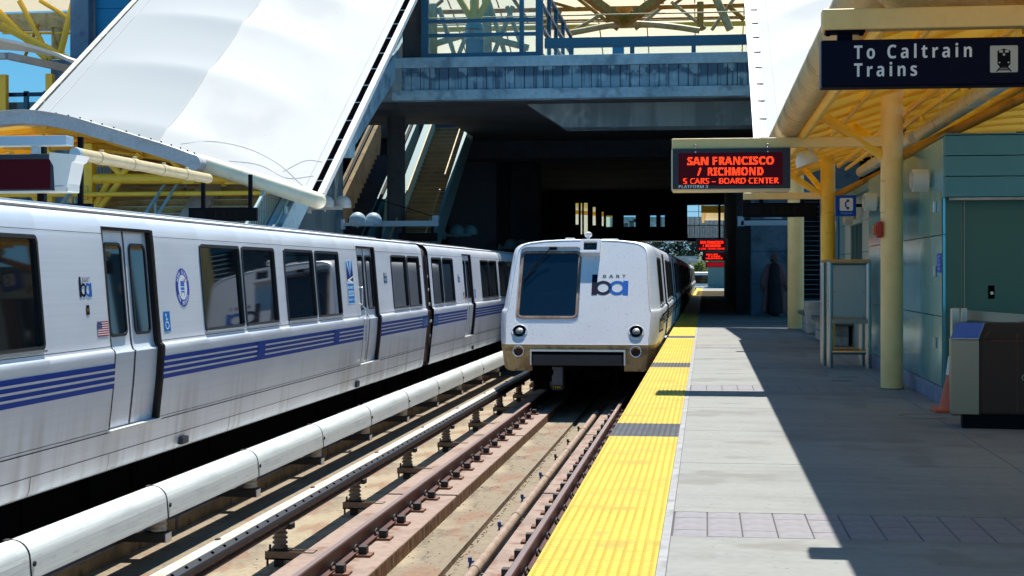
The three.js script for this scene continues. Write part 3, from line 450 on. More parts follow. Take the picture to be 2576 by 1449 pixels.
const WIN = [[-10.1, -8.9], [-8.78, -7.4], [-3.2, -1.72], [-1.64, -0.2], [0.25, 1.8], [1.9, 3.35], [7.3, 8.72], [8.8, 10.05]], DOORS = [[-5.96, -4.66], [4.64, 5.98]];
const carA = makeCar('train_car', 'long silver train car with a blue banner, nearest on the far track at the left', 'train cars standing on the far track', -7.2, 19.79, -10.45, 10.42, WIN, DOORS, { vents: [-1.35, 2.6] });
wallMark(carA, -6.45, 1.36, 0.17); part('small_label', wallCard(1.11, 1.2, -6.47, -6.4), M.tagSmall, carA);
part('seal_emblem', wallCard(1.13, 1.55, -4.05, -3.63), M.seal, carA);
part('flag_sticker', wallCard(0.9, 1.04, -6.25, -5.99), M.flag, carA);
part('access_sticker', wallCard(0.88, 1.09, -4.5, -4.31), M.access, carA);
part('banner', wallCard(1.0, 1.7, 3.78, 4.28), M.bannerPrint, carA);
wallMark(carA, 6.75, 1.4, 0.17);
part('number_plate', wallCard(0.39, 0.64, 9.85, 10.35, 0.016), numberPlate('1268', '#1c4fa0', '#7fb0d8'), carA);
part('grab_handle', [pipe([[1.545, 0.98, 4.56], [1.6, 0.98, 4.56], [1.6, 1.25, 4.56], [1.53, 1.26, 4.56]], 0.012), pipe([[1.6, 0.95, 4.6], [1.66, 0.86, 4.6], [1.655, 0.45, 4.6], [1.62, 0.05, 4.6], [1.57, 0.04, 4.6]], 0.013)], M.trim, carA);
part('marker_lamp', [new THREE.SphereGeometry(0.035, 12, 8).translate(1.48, 1.63, -10.1), cyl([1.47, 1.5, -10.1], [1.49, 1.64, -10.1], 0.012)], M.orange, carA);
part('side_box', [rb(1.5, 1.56, -0.37, -0.29, -3.95, -3.75, 0.01)], M.ledCase, carA); part('side_box', [rb(1.5, 1.54, -0.38, -0.28, 4.4, 4.62, 0.01)], M.ledCase, carA);
const carB = makeCar('train_car', 'silver train car beyond the coupling on the far track, half under the station bridge', 'train cars standing on the far track', -7.2, 41.32, -10.4, 10.4, WIN, DOORS, { vents: [2.0] });
wallMark(carB, -6.7, 1.36, 0.17); part('flag_sticker', wallCard(0.9, 1.04, -6.25, -5.99), M.flag, carB); part('access_sticker', wallCard(0.88, 1.09, -4.5, -4.31), M.access, carB);
part('number_plate', wallCard(0.39, 0.64, -10.3, -9.9, 0.016), numberPlate('1617', '#1c4fa0', '#7fb0d8'), carB);
part('coupling_hood', [skin(offset(P.slice(3), -0.07), -10.75, -10.35), cy(1.5, 0.0, -10.52, 1.42, 1.85, -10.52, 0.05)], M.gap, carB);
part('hood_bolt', [0.2, 0.5, 0.85, 1.15, 1.42].map((y) => cyl([wallX(y) - 0.06, y, 10.5], [wallX(y) - 0.02, y, 10.5], 0.03)), M.rim, carB);
part('side_box', [rb(1.5, 1.54, -0.38, -0.30, -4.7, -4.5, 0.01)], M.ledCase, carB);

// front train on the near track
const CX = -2.49, FD = 29.3, FS = 0.72, faceD = (y) => y >= 0.1 ? FD + FS * (y - 0.1) : FD + 0.25 * (0.1 - y);
const carC = makeCar('train_car', 'lead train car with a white slanted cab front, one big windscreen and round headlights', 'train cars on the near track beside the platform', CX, 41.0, -9.7, 10.4, [[-9.55, -7.9], [-7.78, -7.1], ...WIN.slice(2)], DOORS.map(([a, b]) => [a + 0.45, b + 0.45]), { stripe: M.black, vents: [-8.9] });
{
  const g = new THREE.Group(); const K = 41.0;   // local d = absolute - K
  const F = P.map(([x, y]) => [x * 0.905, y]), n = P.length;
  const rings = [[0.0, 0, 0.985], [0, 0.02, 1], [0.3, 0.1, 1], [0.62, 0.28, 1], [0.88, 0.45, 1]].map(([w, dd, s]) => P.map(([x, y], i) => { const fx = F[i][0] * s, fy = y > 1.9 ? y - (1 - s) * 1.2 : y; return [fx + (x - fx) * w, fy + (y - fy) * w, faceD(y) + dd]; }));
  rings.push(P.map(([x, y]) => [x, y, 31.3]));
  const up = [], low = [];
  for (let k = 0; k < rings.length - 1; k++) for (let i = 0; i < n - 1; i++) for (const s of [1, -1]) {
    const A = rings[k][i], B = rings[k][i + 1], C = rings[k + 1][i + 1], D = rings[k + 1][i], q = [A, B, C, D].map(([x, y, d]) => [s * x, y, -(d - K)]), out = (A[1] + B[1]) / 2 < 0.09 ? low : up;
    const tri = s > 0 ? [0, 1, 2, 0, 2, 3] : [0, 2, 1, 0, 3, 2]; for (const t of tri) out.push(...q[t]);
  }
  const geo = (p) => toCreasedNormals(new THREE.BufferGeometry().setAttribute('position', new THREE.Float32BufferAttribute(p, 3)), 0.7);
  part('nose_shell', [geo(up)], M.alu, carC); for (const s of [1, -1]) part('nose_skirt', [geo(low.filter((_, i) => Math.sign(low[i - i % 9] + low[i - i % 9 + 3]) === s))], M.noseDirt, carC);
  const vs = Math.hypot(1, FS), FM = new THREE.Matrix4().makeBasis(new THREE.Vector3(1, 0, 0), new THREE.Vector3(0, 1 / vs, -FS / vs), new THREE.Vector3(0, FS / vs, 1 / vs)).setPosition(0, 0.1, -(FD - K));
  const fv = (y) => (y - 0.1) * vs, r0 = rings[0];
  const outline = r0.filter(([, y]) => y >= 0.1 - 1e-6), mask = new THREE.Shape([...outline.map(([x, y]) => new THREE.Vector2(x, fv(y))), ...outline.slice(0, -1).reverse().map(([x, y]) => new THREE.Vector2(-x, fv(y)))]);
  const S = [-1.255, 0.005, fv(0.5), fv(2.03), 0.13], G = [-1.2, -0.055, fv(0.66), fv(1.94), 0.09];
  mask.holes.push(rrect(...S, THREE.Path));
  const onFace = (x) => x.applyMatrix4(FM);
  const cab = part('cab_front', [onFace(new THREE.ShapeGeometry(mask, 10))], M.white, carC, 'white slanted cab front');
  { // sunk surround of the windscreen
    const pts = rrect(...S).getPoints(8), pos = []; const shr = (p, dz) => [p.x + (p.x < -0.62 ? 1 : -1) * 0.0, p.y + (p.y < fv(0.9) ? 0.05 : 0) * (dz ? 1 : 0), -dz];
    for (let i = 0; i < pts.length; i++) { const a = pts[i], b = pts[(i + 1) % pts.length], q = [shr(a, 0), shr(b, 0), shr(b, 0.075), shr(a, 0.075)]; for (const t of [0, 1, 2, 0, 2, 3]) pos.push(...q[t]); }
    const wall = new THREE.BufferGeometry().setAttribute('position', new THREE.Float32BufferAttribute(pos, 3)); wall.computeVertexNormals();
    const plate = rrect(S[0] - 0.01, S[1] + 0.01, S[2], S[3] + 0.01, S[4]); plate.holes.push(rrect(...G, THREE.Path));
    part('windscreen_surround', [onFace(wall), onFace(new THREE.ShapeGeometry(plate, 8).translate(0, 0, -0.074))], M.white, cab);
    const w = part('windscreen', [onFace(new THREE.ShapeGeometry(rrect(...G)).translate(0, 0, -0.07))], phys([0.05, 0.13, 0.25], 0.02, { transmission: 0.9, ior: 1.6 }), carC, 'dark blue tinted windscreen');
    part('cab_interior', [bb(-1.3, 1.3, -0.3, 2.0, 31.28 - K, 31.3 - K)], std([0.012, 0.02, 0.06], 0.7), carC);
    part('console', [rb(-1.0, -0.1, 0.1, 0.98, 30.35 - K, 30.8 - K, 0.03), rb(-0.9, -0.2, 0.1, 1.12, 30.6 - K, 30.9 - K, 0.03)], std([0.05, 0.26, 0.28], 0.5), carC); part('seat', [rb(-0.85, -0.35, 0.4, 1.4, 30.95 - K, 31.1 - K, 0.05)], M.navy, carC);
    part('gasket', [onFace(ext(ringShape(G[0] - 0.035, G[1] + 0.035, G[2] - 0.035, G[3] + 0.035, G[4] + 0.03, 0.042), 0.02, 0.006).translate(0, 0, -0.07))], mottled(256, 0.7, [0.3, 0.2, 0.15], [0.22, 0.13, 0.09], [0.12, 0.07, 0.05], 91, 0.6), w);
    part('wiper', [onFace(pipe([[-1.13, fv(1.38), 0.03], [-0.85, fv(1.75), 0.01], [-0.63, fv(2.0), -0.03]], 0.011, 16, 6)), onFace(pipe([[-1.15, fv(1.3), 0.045], [-1.0, fv(1.62), 0.04], [-0.9, fv(1.72), 0.03]], 0.008, 10, 6)), onFace(rb(-0.68, -0.52, fv(2.0), fv(2.05), 0.0, 0.06, 0.01))], M.black, carC);
  }
  part('mask_seam', [onFace(new THREE.TubeGeometry(new THREE.CatmullRomCurve3([...outline.map(([x, y]) => new THREE.Vector3(x, fv(y), 0.002)), ...outline.slice(0, -1).reverse().map(([x, y]) => new THREE.Vector3(-x, fv(y), 0.002))], true, 'catmullrom', 0.1), 160, 0.006, 5, true))], M.gutter, cab);
  const box = part('sign_box', [onFace(ext(ringShape(-0.02, 0.37, fv(1.83), fv(2.1), 0.02, 0.055), 0.13, 0.006))], M.white, carC);
  part('sign_glass', [onFace(new THREE.ShapeGeometry(rrect(0.03, 0.32, fv(1.87), fv(2.06), 0.01)).translate(0, 0, 0.07))], M.glass, box); part('sign_gasket', [onFace(ext(ringShape(0.03, 0.32, fv(1.87), fv(2.06), 0.015, 0.03), 0.09))], M.gasket, box);
  { const [b, a] = mark(0.455), at = new THREE.Matrix4().makeTranslation(0.6, fv(1.24), 0.004), e = part('emblem', [onFace(b.applyMatrix4(at))], M.markDark, cab); part('letter', [onFace(a.applyMatrix4(at))], M.markBlue, e);
    const c0 = new THREE.Vector3(0.43, fv(1.385), 0.004).applyMatrix4(FM); part('lettering', card(c0, new THREE.Vector3(0.56, 0, 0), new THREE.Vector3(0, 0.105 / vs * vs / vs, -0.105 * FS / vs)), M.word, e); }
  for (const x of [-1.14, 1.15]) {
    const c = (g) => onFace(g.translate(x, fv(0.345), 0)), h = part('headlight', [c(new THREE.TorusGeometry(0.148, 0.014, 8, 32)), c(new THREE.RingGeometry(0.1, 0.15, 28).translate(0, 0, 0.004))], M.white, carC);
    part('bezel', [c(new THREE.CylinderGeometry(0.125, 0.11, 0.03, 28, 1, true).rotateX(Math.PI / 2).translate(0, 0, 0.016)), c(new THREE.CircleGeometry(0.122, 28).translate(0, 0, 0.007))], M.black, h);
    part('lens', [c(new THREE.SphereGeometry(0.095, 20, 10, 0, Math.PI * 2, 0, 0.9).scale(1, 0.4, 1).rotateX(Math.PI / 2).translate(0, 0, -0.005))], std([0.26, 0.26, 0.25], 0.45, { metalness: 0.6 }), h);
    part('bulb', [c(new THREE.SphereGeometry(0.022, 12, 8).translate(0, 0, 0.03))], M.lampWhite, h);
    const lz = -(faceD(-0.03) - K) + 0.0, l = part('tail_lamp', [new THREE.TorusGeometry(0.105, 0.02, 8, 28).translate(x, -0.03, lz + 0.012)], M.trim, carC);
    part('lens', [new THREE.CircleGeometry(0.1, 24).translate(x, -0.03, lz + 0.008), new THREE.SphereGeometry(0.06, 14, 8).scale(1, 1, 0.4).translate(x, -0.03, lz + 0.01)], M.underRust, l);
  }
  // lower front with the coupler pocket
  const lowOut = r0.filter(([, y]) => y <= 0.1 + 1e-6), ls = new THREE.Shape([...lowOut.map(([x, y]) => new THREE.Vector2(x, y)), ...lowOut.slice().reverse().map(([x, y]) => new THREE.Vector2(-x, y))]);
  const pocket = new THREE.Path([[-0.88, -0.43], [-0.88, -0.03], [0.92, -0.03], [0.92, -0.43]].map(([x, y]) => new THREE.Vector2(x, y)));
  const lowShape = new THREE.Shape([...lowOut.map(([x, y]) => [x, y]), ...lowOut.slice().reverse().map(([x, y]) => [-x, y]), [-0.88, -0.42], [-0.88, -0.03], [0.92, -0.03], [0.92, -0.42]].map(([x, y]) => new THREE.Vector2(x, y)));
  const lg = new THREE.ShapeGeometry(lowShape); { const p = lg.attributes.position; for (let i = 0; i < p.count; i++) p.setZ(i, -(faceD(p.getY(i)) - K)); lg.computeVertexNormals(); }
  part('lower_front', [lg], M.noseDirt, carC, 'dirty brown lower front below the cab');
  const z = FD - K;
  part('pocket_frame', [bb(-0.91, 0.95, -0.035, 0.005, z - 0.02, z + 0.2), bb(-0.91, -0.88, -0.3, -0.035, z - 0.02, z + 0.2), bb(0.92, 0.95, -0.3, -0.035, z - 0.02, z + 0.2)], M.trim, carC);
  part('coupler_pocket', [bb(-0.88, 0.92, -0.43, -0.06, z + 0.4, z + 0.45), bb(-0.9, 0.94, -0.05, -0.036, z + 0.02, z + 0.45)], M.black, carC);
  part('bumper', [rb(-0.86, 0.9, -0.31, -0.09, z - 0.03, z + 0.22, 0.02)], std([0.03, 0.03, 0.035], 0.5), carC);
  part('coupler_gear', [rb(-0.86, -0.58, -0.8, -0.32, z + 0.25, z + 0.6, 0.02), cyl([-0.55, -0.45, -z - 0.15], [-0.55, -0.45, -z - 0.5], 0.09, 0.09, 18), cyl([-0.05, -0.48, -z - 0.2], [-0.05, -0.48, -z - 0.7], 0.08), rb(0.1, 0.7, -0.55, -0.33, z + 0.3, z + 0.8, 0.03), cyl([0.35, -0.5, -z - 0.2], [0.35, -0.5, -z - 0.5], 0.1), cyl([0.55, -0.45, -z - 0.2], [0.55, -0.45, -z - 0.5], 0.07), bb(0.74, 0.78, -0.72, -0.3, z + 0.2, z + 0.4)], M.under, carC);
  const cp = part('coupler_box', [rb(-0.5, -0.28, -0.8, -0.34, z + 0.15, z + 0.5, 0.02)], std([0.09, 0.1, 0.12], 0.5), carC);
  part('number_tag', card(new THREE.Vector3(-0.49, -0.78, -z - 0.145), new THREE.Vector3(0.2, 0, 0), new THREE.Vector3(0, 0.08, 0)), printMat(128, 48, (g) => { g.fillStyle = '#111'; g.fillRect(0, 0, 128, 48); g.fillStyle = '#f0c030'; g.font = 'bold 38px sans-serif'; spaced(g, '1286', 8, 38, 6); }), cp);
  part('horn', [new THREE.SphereGeometry(0.07, 16, 10).scale(1.1, 0.9, 1).translate(0.1, 2.28, -(31.0 - K)), cyl([0.1, 2.15, -(31.0 - K)], [0.1, 2.24, -(31.0 - K)], 0.03), rb(-0.4, -0.2, 2.15, 2.22, 31.2 - K, 31.4 - K, 0.02), rb(0.35, 0.7, 2.15, 2.2, 31.2 - K, 31.4 - K, 0.02)], M.lampWhite, carC);
  part('number_plate', card(new THREE.Vector3(1.567, 0.3, 10.7), new THREE.Vector3(0.05, 0, -1.25), new THREE.Vector3(0.03, 0.28, 0)), numberPlate('1286', '#17130c', '#e8e0c8'), carC);
  part('number_plate', card(new THREE.Vector3(-1.42, 0.28, 11.2), new THREE.Vector3(-0.05, 0, -0.4), new THREE.Vector3(-0.03, 0.2, 0)), numberPlate('1286', '#3f78b0', '#d8e6f0'), carC);
  part('cab_side', [skin(P, -9.72, -9.5, 0.002)], M.alu, carC);
}
const farCars = ['second', 'third', 'fourth', 'last'];
let car2;
farCars.forEach((w, i) => {
  const label = w + ' train car behind the white cab front on the near track, in deep shade';
  if (!i) car2 = makeCar('train_car', label, 'train cars on the near track beside the platform', CX, 62.2, -10.4, 10.4, WIN, DOORS, { plain: true, stripe: M.black });
  else { const c = car2.clone(); c.name = numbered('train_car'); c.position.z = -(62.2 + 21.2 * i); c.userData = { ...car2.userData, label }; scene.add(c); }
});

// ------------------------------------------------------------------ canopy over the near platform
const arcY = (x) => 3.50 + 1.15 * Math.sin(Math.min(1, (x - 1.1) / 5.6) * Math.PI / 2);
{
  const t = thing('platform_canopy', 'yellow rafters and white fabric roof of the near platform canopy with a round edge tube', 'canopy');
  part('edge_tube', [cy(1.1, 3.45, -3, 1.1, 3.45, 35.6, 0.18, 0.18, 28), new THREE.SphereGeometry(0.18, 20, 12).translate(1.1, 3.45, -35.6)], M.tan, t);
  part('edge_lip', [cy(1.26, 3.29, -3, 1.26, 3.29, 34.2, 0.06, 0.06, 12), bb(1.24, 1.31, 3.29, 3.6, -3, 34.2)], M.paint, t);
  for (let d = 2; d < 34; d += 4.0) part('tube_seam', [cy(1.1, 3.45, d, 1.1, 3.45, d + 0.015, 0.1825, 0.1825, 28)], M.paintDeep, t);
  const roof = []; for (let i = 0; i <= 14; i++) { const x = 1.05 + i * 0.42; roof.push([x, arcY(Math.max(1.1, x)) + 0.16]); }
  part('roof_fabric', [toCreasedNormals(prism([...roof, ...roof.slice().reverse().map(([x, y]) => [x, y + 0.03])], -3, 34.4), 0.6)], M.canopyRoof, t);
  const soff = []; for (let i = 0; i <= 12; i++) { const x = 1.15 + i * 0.47; soff.push([x, arcY(x)]); }
  const sag = (d0, d1, k0, k1, th) => { // ceiling sheet following the arc, its far edge hanging lower than its near edge
    const pos = [], q = (x, y, d) => [x, y, -d]; const push = (A, B, C, D) => pos.push(...A, ...B, ...C, ...A, ...C, ...D);
    for (let i = 0; i < soff.length - 1; i++) { const [ax, ay] = soff[i], [bx, by] = soff[i + 1]; push(q(ax, ay + k0, d0), q(bx, by + k0, d0), q(bx, by + k1, d1), q(ax, ay + k1, d1)); push(q(ax, ay + k0 + th, d0), q(bx, by + k0 + th, d0), q(bx, by + k1 + th, d1), q(ax, ay + k1 + th, d1)); }
    return toCreasedNormals(new THREE.BufferGeometry().setAttribute('position', new THREE.Float32BufferAttribute(pos, 3)), 0.6); };
  for (let d = -2.4; d < 34; d += 1.55) {
    part('ceiling_panel', [sag(d + 0.06, d + 1.5, 0.13, -0.10, 0.02)], M.soffit, t);
    part('rafter', [prism([...soff.map(([x, y]) => [x, y - 0.14]), ...soff.slice().reverse().map(([x, y]) => [x, y - 0.02])], d + 1.5, d + 1.55)], M.paint, t);
  }
  part('purlin', [cy(2.75, 3.72, -3, 2.75, 3.72, 32, 0.05), cy(1.95, 3.66, -3, 1.95, 3.66, 34, 0.04), cy(4.4, 4.1, -3, 4.4, 4.1, 34, 0.06)], M.paint, t);
  part('sprinkler_pipe', [cy(2.72, 3.52, -3, 2.72, 3.52, 30, 0.035), ...[12, 15, 18, 21, 24, 27].map((d) => cy(2.72, 3.46, d, 2.72, 3.74, d, 0.016)), ...[13.4, 16.5, 19.6].map((d) => cy(2.72, 3.42, d, 2.72, 3.5, d, 0.03))], M.paint, t);
  for (const d of [11.5, 14.2, 17.0, 22.5]) part('hanger', [cy(2.86, 3.5, d, 2.86, 3.85, d, 0.008), rb(2.83, 2.89, 3.55, 3.6, d - 0.02, d + 0.02, 0.01)], M.brownSteel, t);
  part('drain_bend', [pipe([[1.02, 4.0, 9.9], [1.05, 3.55, 9.85], [1.16, 3.27, 9.8], [1.5, 3.2, 9.75], [2.3, 3.13, 9.7], [3.2, 3.1, 9.7]], 0.085, 40, 14, 0.5)], M.tan, t);
}
for (const [a, b, l] of [[6, 13.6, 'nearest'], [14.2, 21.8, 'middle'], [22.4, 30, 'farthest']]) {
  const t = thing('tube_light', l + ' long round light fitting under the near platform canopy, off white with grey lens', 'lamp', 'tube lights under the near canopy');
  part('housing', [cy(3.0, 3.46, a, 3.0, 3.46, b, 0.10, 0.10, 20)], M.tubeCream, t);
  part('end_cap', [cy(3.0, 3.46, a - 0.03, 3.0, 3.46, a, 0.09, 0.1, 20)], M.planter, t); part('end_cap', [cy(3.0, 3.46, b, 3.0, 3.46, b + 0.03, 0.1, 0.09, 20)], M.planter, t);
  for (let d = a + 0.3; d < b - 1.2; d += 2.4) part('lens', [new THREE.CylinderGeometry(0.104, 0.104, 2.0, 12, 1, false, 2.4, 1.4).rotateX(-Math.PI / 2).translate(3.0, 3.46, -(d + 1))], M.lampBlue, t);
  for (let d = a + 1; d < b; d += 2.4) part('strap', [cy(3.0, 3.46, d - 0.04, 3.0, 3.46, d + 0.04, 0.107, 0.107, 20), cy(3.0, 3.5, d, 3.0, 3.95, d, 0.008, 0.008, 6)], M.tubeCream, t);
}
function column(label, d, beam, o = {}) {
  const x = 2.39, r = o.r ?? 0.142, t = thing('steel_column', label, 'column', 'yellow steel columns of the near platform', [0, 0, d]);
  part('post', [cy(x, 0, 0, x, o.h ?? 4.3, 0, r, r, 40)], o.m ?? M.paintPale, t);
  part('base_plate', [cy(x, 0, 0, x, 0.012, 0, r + 0.01, r + 0.01, 40)], M.brownSteel, t);
  if (beam) {
    part('beam', [rb(beam[0], x - 0.1, beam[1], beam[1] + 0.13, -0.06, 0.06, 0.012)], M.paintPale, t);
    part('brace', [cy(1.42, 3.60, 0.0, x - 0.06, 2.98, 0, 0.066, 0.066, 20)], M.paint, t);
    part('brace', [cy(x + 0.06, 2.98, 0, 4.9, 4.16, 0, 0.066, 0.066, 20)], M.paintDeep, t);
    part('brace', [cy(x, 3.0, 0.06, x - 0.3, 3.85, 3.4, 0.06, 0.06, 16)], M.paint, t);
    const plate = (y0, y1, a) => new THREE.CylinderGeometry(r + 0.003, r + 0.003, y1 - y0, 10, 1, true, a - 0.45, 0.9).translate(x, (y0 + y1) / 2, 0);
    part('access_plate', [plate(2.28, 2.68, o.pa ?? -1.2)], o.m ?? M.paintPale, t); part('plate_edge', [plate(2.275, 2.28, o.pa ?? -1.2), plate(2.68, 2.685, o.pa ?? -1.2)], M.brownSteel, t);
    part('access_plate', [plate(0.12, 0.36, -0.9)], o.m ?? M.paintPale, t); part('plate_edge', [plate(0.115, 0.12, -0.9), plate(0.36, 0.365, -0.9), plate(0.12, 0.36, -0.42).scale(1, 1, 1)], M.paintPale, t);
  }
  return t;
}
column('yellow steel column at the right edge carrying the white lettered station sign', 9.5, [0.71, 2.99]);
const col1 = column('tall cream yellow steel column beside the teal panelled wall and red alarm box', 20.0, [-0.44, 3.13]);
const col2 = column('yellow steel column behind the stainless notice frame, next to the blue telephone sign', 30.3, [0.74, 2.95], { pa: 0.1, m: M.paint });
column('pale thick column standing farther back beside the round concrete planter', 41.0, null, { r: 0.215, h: 7 });

// signs on the near platform
M.caltrain = printMat(2048, 460, (g, w, h) => {
  g.fillStyle = '#030824'; g.fillRect(0, 0, w, h); g.fillStyle = '#e6e8f0';
  const row = (s, x0, x1, y) => { g.font = 'bold 192px sans-serif'; g.textAlign = 'left'; let nat = 0; for (const ch of s) nat += g.measureText(ch).width; const gap = (x1 - x0 - nat * 0.86) / (s.length - 1); let x = x0; for (const ch of s) { g.save(); g.translate(x, y); g.scale(0.86, 1); g.fillText(ch, 0, 0); g.restore(); x += g.measureText(ch).width * 0.86 + gap; } };
  row('To Caltrain', 318, 1502, 190); row('Trains', 318, 956, 372);
  const icon = (x) => { g.fillStyle = '#b9bbb9'; g.beginPath(); g.roundRect(x, 80, 272, 272, 14); g.fill(); };
  icon(1668); g.fillStyle = '#070812'; g.beginPath(); g.roundRect(1740, 128, 128, 150, 14); g.fill(); g.beginPath(); g.moveTo(1752, 130); g.lineTo(1804, 112); g.lineTo(1856, 130); g.lineTo(1868, 150); g.lineTo(1740, 150); g.fill(); g.beginPath(); g.moveTo(1742, 270); g.lineTo(1866, 270); g.lineTo(1840, 300); g.lineTo(1768, 300); g.fill();
  g.fillStyle = '#b9bbb9'; g.fillRect(1758, 128, 36, 24); g.fillRect(1814, 128, 36, 24); g.beginPath(); g.arc(1804, 172, 13, 0, 7); g.fill(); g.beginPath(); g.arc(1760, 252, 9, 0, 7); g.arc(1848, 252, 9, 0, 7); g.fill();
  g.strokeStyle = '#070812'; g.lineWidth = 12; g.beginPath(); g.moveTo(1770, 296); g.lineTo(1732, 344); g.moveTo(1838, 296); g.lineTo(1876, 344); g.moveTo(1762, 308); g.lineTo(1846, 308); g.moveTo(1750, 326); g.lineTo(1858, 326); g.stroke();
  g.fillStyle = '#b9bbb9'; g.beginPath(); g.roundRect(2030, 80, 60, 112, 14); g.fill(); g.beginPath(); g.roundRect(2030, 232, 60, 120, 14); g.fill(); });
{
  const t = thing('hanging_sign', 'wide dark blue hanging sign with white wording and a train symbol, upper right', 'sign', undefined, [0, 0, 9.5]);
  part('cabinet', [rb(0.705, 2.75, 2.635, 2.925, -0.075, 0.075, 0.012)], M.sign, t);
  part('edge_trim', [rb(0.71, 2.75, 2.636, 2.662, -0.0, 0.085, 0.004), bb(0.702, 0.72, 2.64, 2.92, -0.07, 0.07)], M.signEdge, t);
  part('face', card(new THREE.Vector3(0.708, 2.645, 0.0765), new THREE.Vector3(1.225, 0, 0), new THREE.Vector3(0, 0.275, 0)), M.caltrain, t);
  for (const x of [0.85, 2.2]) part('hanger', [bb(x - 0.045, x + 0.045, 2.92, 2.99, -0.03, 0.03), rb(x - 0.12, x + 0.12, 2.972, 2.99, -0.05, 0.05, 0.004), ...[-0.1, 0.1].map((k) => cyl([x + k, 2.96, 0], [x + k, 2.99, 0], 0.014))], M.sign, t);
}
function ledSign(label, x0, x1, y0, y1, d, mat, o = {}) {
  const t = thing('led_sign', label, 'LED sign', o.group, [0, 0, d]), w = x1 - x0, h = y1 - y0, k = o.depth ?? 0.22;
  part('case', [rb(x0, x1, y0, y1, 0.004, k, 0.02)], o.case ?? M.creamCase, t);
  part('face', [bb(x0 + 0.012 * w, x1 - 0.004 * w, y0 + 0.035 * h, y1 - 0.01 * h, -0.004, 0.02)], M.ledCase, t);
  const [a, b, c, e] = o.screen ?? [0.06, 0.94, 0.12, 0.9];
  part('screen', card(new THREE.Vector3(x0 + a * w, y0 + c * h, 0.0065), new THREE.Vector3((b - a) * w, 0, 0), new THREE.Vector3(0, (e - c) * h, 0)), mat, t);
  return t;
}
const ledText = (g) => { center(g, 'SAN FRANCISCO', 524, 118, 'bold 118px sans-serif', 872); center(g, '/  RICHMOND', 524, 224, 'bold 112px sans-serif', 668); center(g, '5 CARS – BOARD CENTER', 524, 304, '76px sans-serif', 960); };
M.ledBig = ledMat(1048, 320, (g) => {   // every lit dot of the matrix is drawn
  const c = document.createElement('canvas'); c.width = 131; c.height = 40; const s = c.getContext('2d'); s.fillStyle = '#fff'; s.scale(0.125, 0.125); ledText(s);
  const d = s.getImageData(0, 0, 131, 40).data; for (let y = 0; y < 40; y++) for (let x = 0; x < 131; x++) { const a = d[(y * 131 + x) * 4 + 3] / 255; if (a < 0.38) continue; g.fillStyle = (x + y) % 3 ? '#ff3418' : '#ff5a24'; g.beginPath(); g.arc(x * 8 + 4, y * 8 + 4, 3.6, 0, 7); g.fill(); }
}, 1.7, 2000);
{
  const t = ledSign('big red LED destination sign hanging above the platform edge, lettered platform three', -0.445, 1.095, 2.575, 3.125, 19.88, M.ledBig, { depth: 0.62, screen: [0.06, 0.935, 0.115, 0.89], group: 'red LED platform signs' });
  part('lettering', card(new THREE.Vector3(-0.36, 2.598, 0.0075), new THREE.Vector3(0.40, 0, 0), new THREE.Vector3(0, 0.052, 0)), clear(320, 44, (g) => { g.fillStyle = '#f2f2f2'; center(g, 'PLATFORM 3', 160, 38, 'bold 46px sans-serif', 312); }), t);
  for (const x of [-0.13, 0.80]) part('eye_bolt', [new THREE.TorusGeometry(0.02, 0.008, 6, 14).translate(x, 3.15, -0.0), cyl([x, 3.075, 0.004], [x, 3.075, 0.012], 0.012)], M.stainless, t);
}
M.ledMid = ledMat(524, 160, (g) => { g.scale(0.5, 0.5); ledText(g); }, 2.2, 500);
M.ledRows = ledMat(256, 96, (g) => { center(g, 'DALY CITY', 100, 34, 'bold 34px sans-serif', 150); center(g, '7 CARS', 128, 62, 'bold 30px sans-serif', 160); center(g, 'SERVICE', 128, 90, 'bold 26px sans-serif', 220); }, 2.2, 500);
M.ledDim = ledMat(64, 32, (g) => { g.fillStyle = '#ff2010'; g.fillRect(20, 8, 1, 1); g.fillRect(44, 22, 1, 1); }, 0.8, 500);
ledSign('small glowing red LED sign, upper one of three under the station roof', -0.32, 0.72, 2.19, 2.62, 50, M.ledMid, { case: M.ledCase, group: 'red LED platform signs', depth: 0.15 });
ledSign('small glowing red LED sign under the station roof, middle one of three in a row', -0.14, 0.98, 2.10, 2.51, 75, M.ledRows, { case: M.ledCase, group: 'red LED platform signs', depth: 0.15 });
ledSign('dim red LED sign under the station roof, lowest of three in a row', 0.0, 1.3, 1.86, 2.2, 100, new THREE.MeshStandardMaterial({ color: new THREE.Color(0.25, 0.01, 0.02), emissive: new THREE.Color(0.5, 0.01, 0.02), emissiveIntensity: 0.35 }), { case: M.ledCase, group: 'red LED platform signs', depth: 0.15 });
const exitPrint = printMat(512, 96, (g, w, h) => { g.fillStyle = '#060608'; g.fillRect(0, 0, w, h); g.fillStyle = '#1d1413'; g.font = 'bold 76px sans-serif'; spaced(g, 'EXIT', 190, 76, 10); g.fillStyle = '#121016'; g.fillRect(40, 16, 80, 64); });
function exitSign(label, x0, x1, y0, y1, d, top, o = {}) {
  const t = thing('exit_sign', label, 'sign', 'dark exit signs', [0, 0, d]);
  part('cabinet', [rb(x0, x1, y0, y1, -0.06, 0.06, 0.008)], M.sign, t);
  part('face', card(new THREE.Vector3(x0 + 0.02, y0 + 0.02, 0.0625), new THREE.Vector3(x1 - x0 - 0.04, 0, 0), new THREE.Vector3(0, y1 - y0 - 0.04, 0)), exitPrint, t);
  for (const x of o.hang ?? [x0 + 0.25 * (x1 - x0), x0 + 0.8 * (x1 - x0)]) part('hanger', [bb(x - 0.04, x + 0.04, y1, top, -0.03, 0.03)], M.black, t);
}
exitSign('unlit dark exit sign on the near platform hanging between two yellow columns', 0.73, 2.18, 2.60, 2.88, 30.3, 2.95);
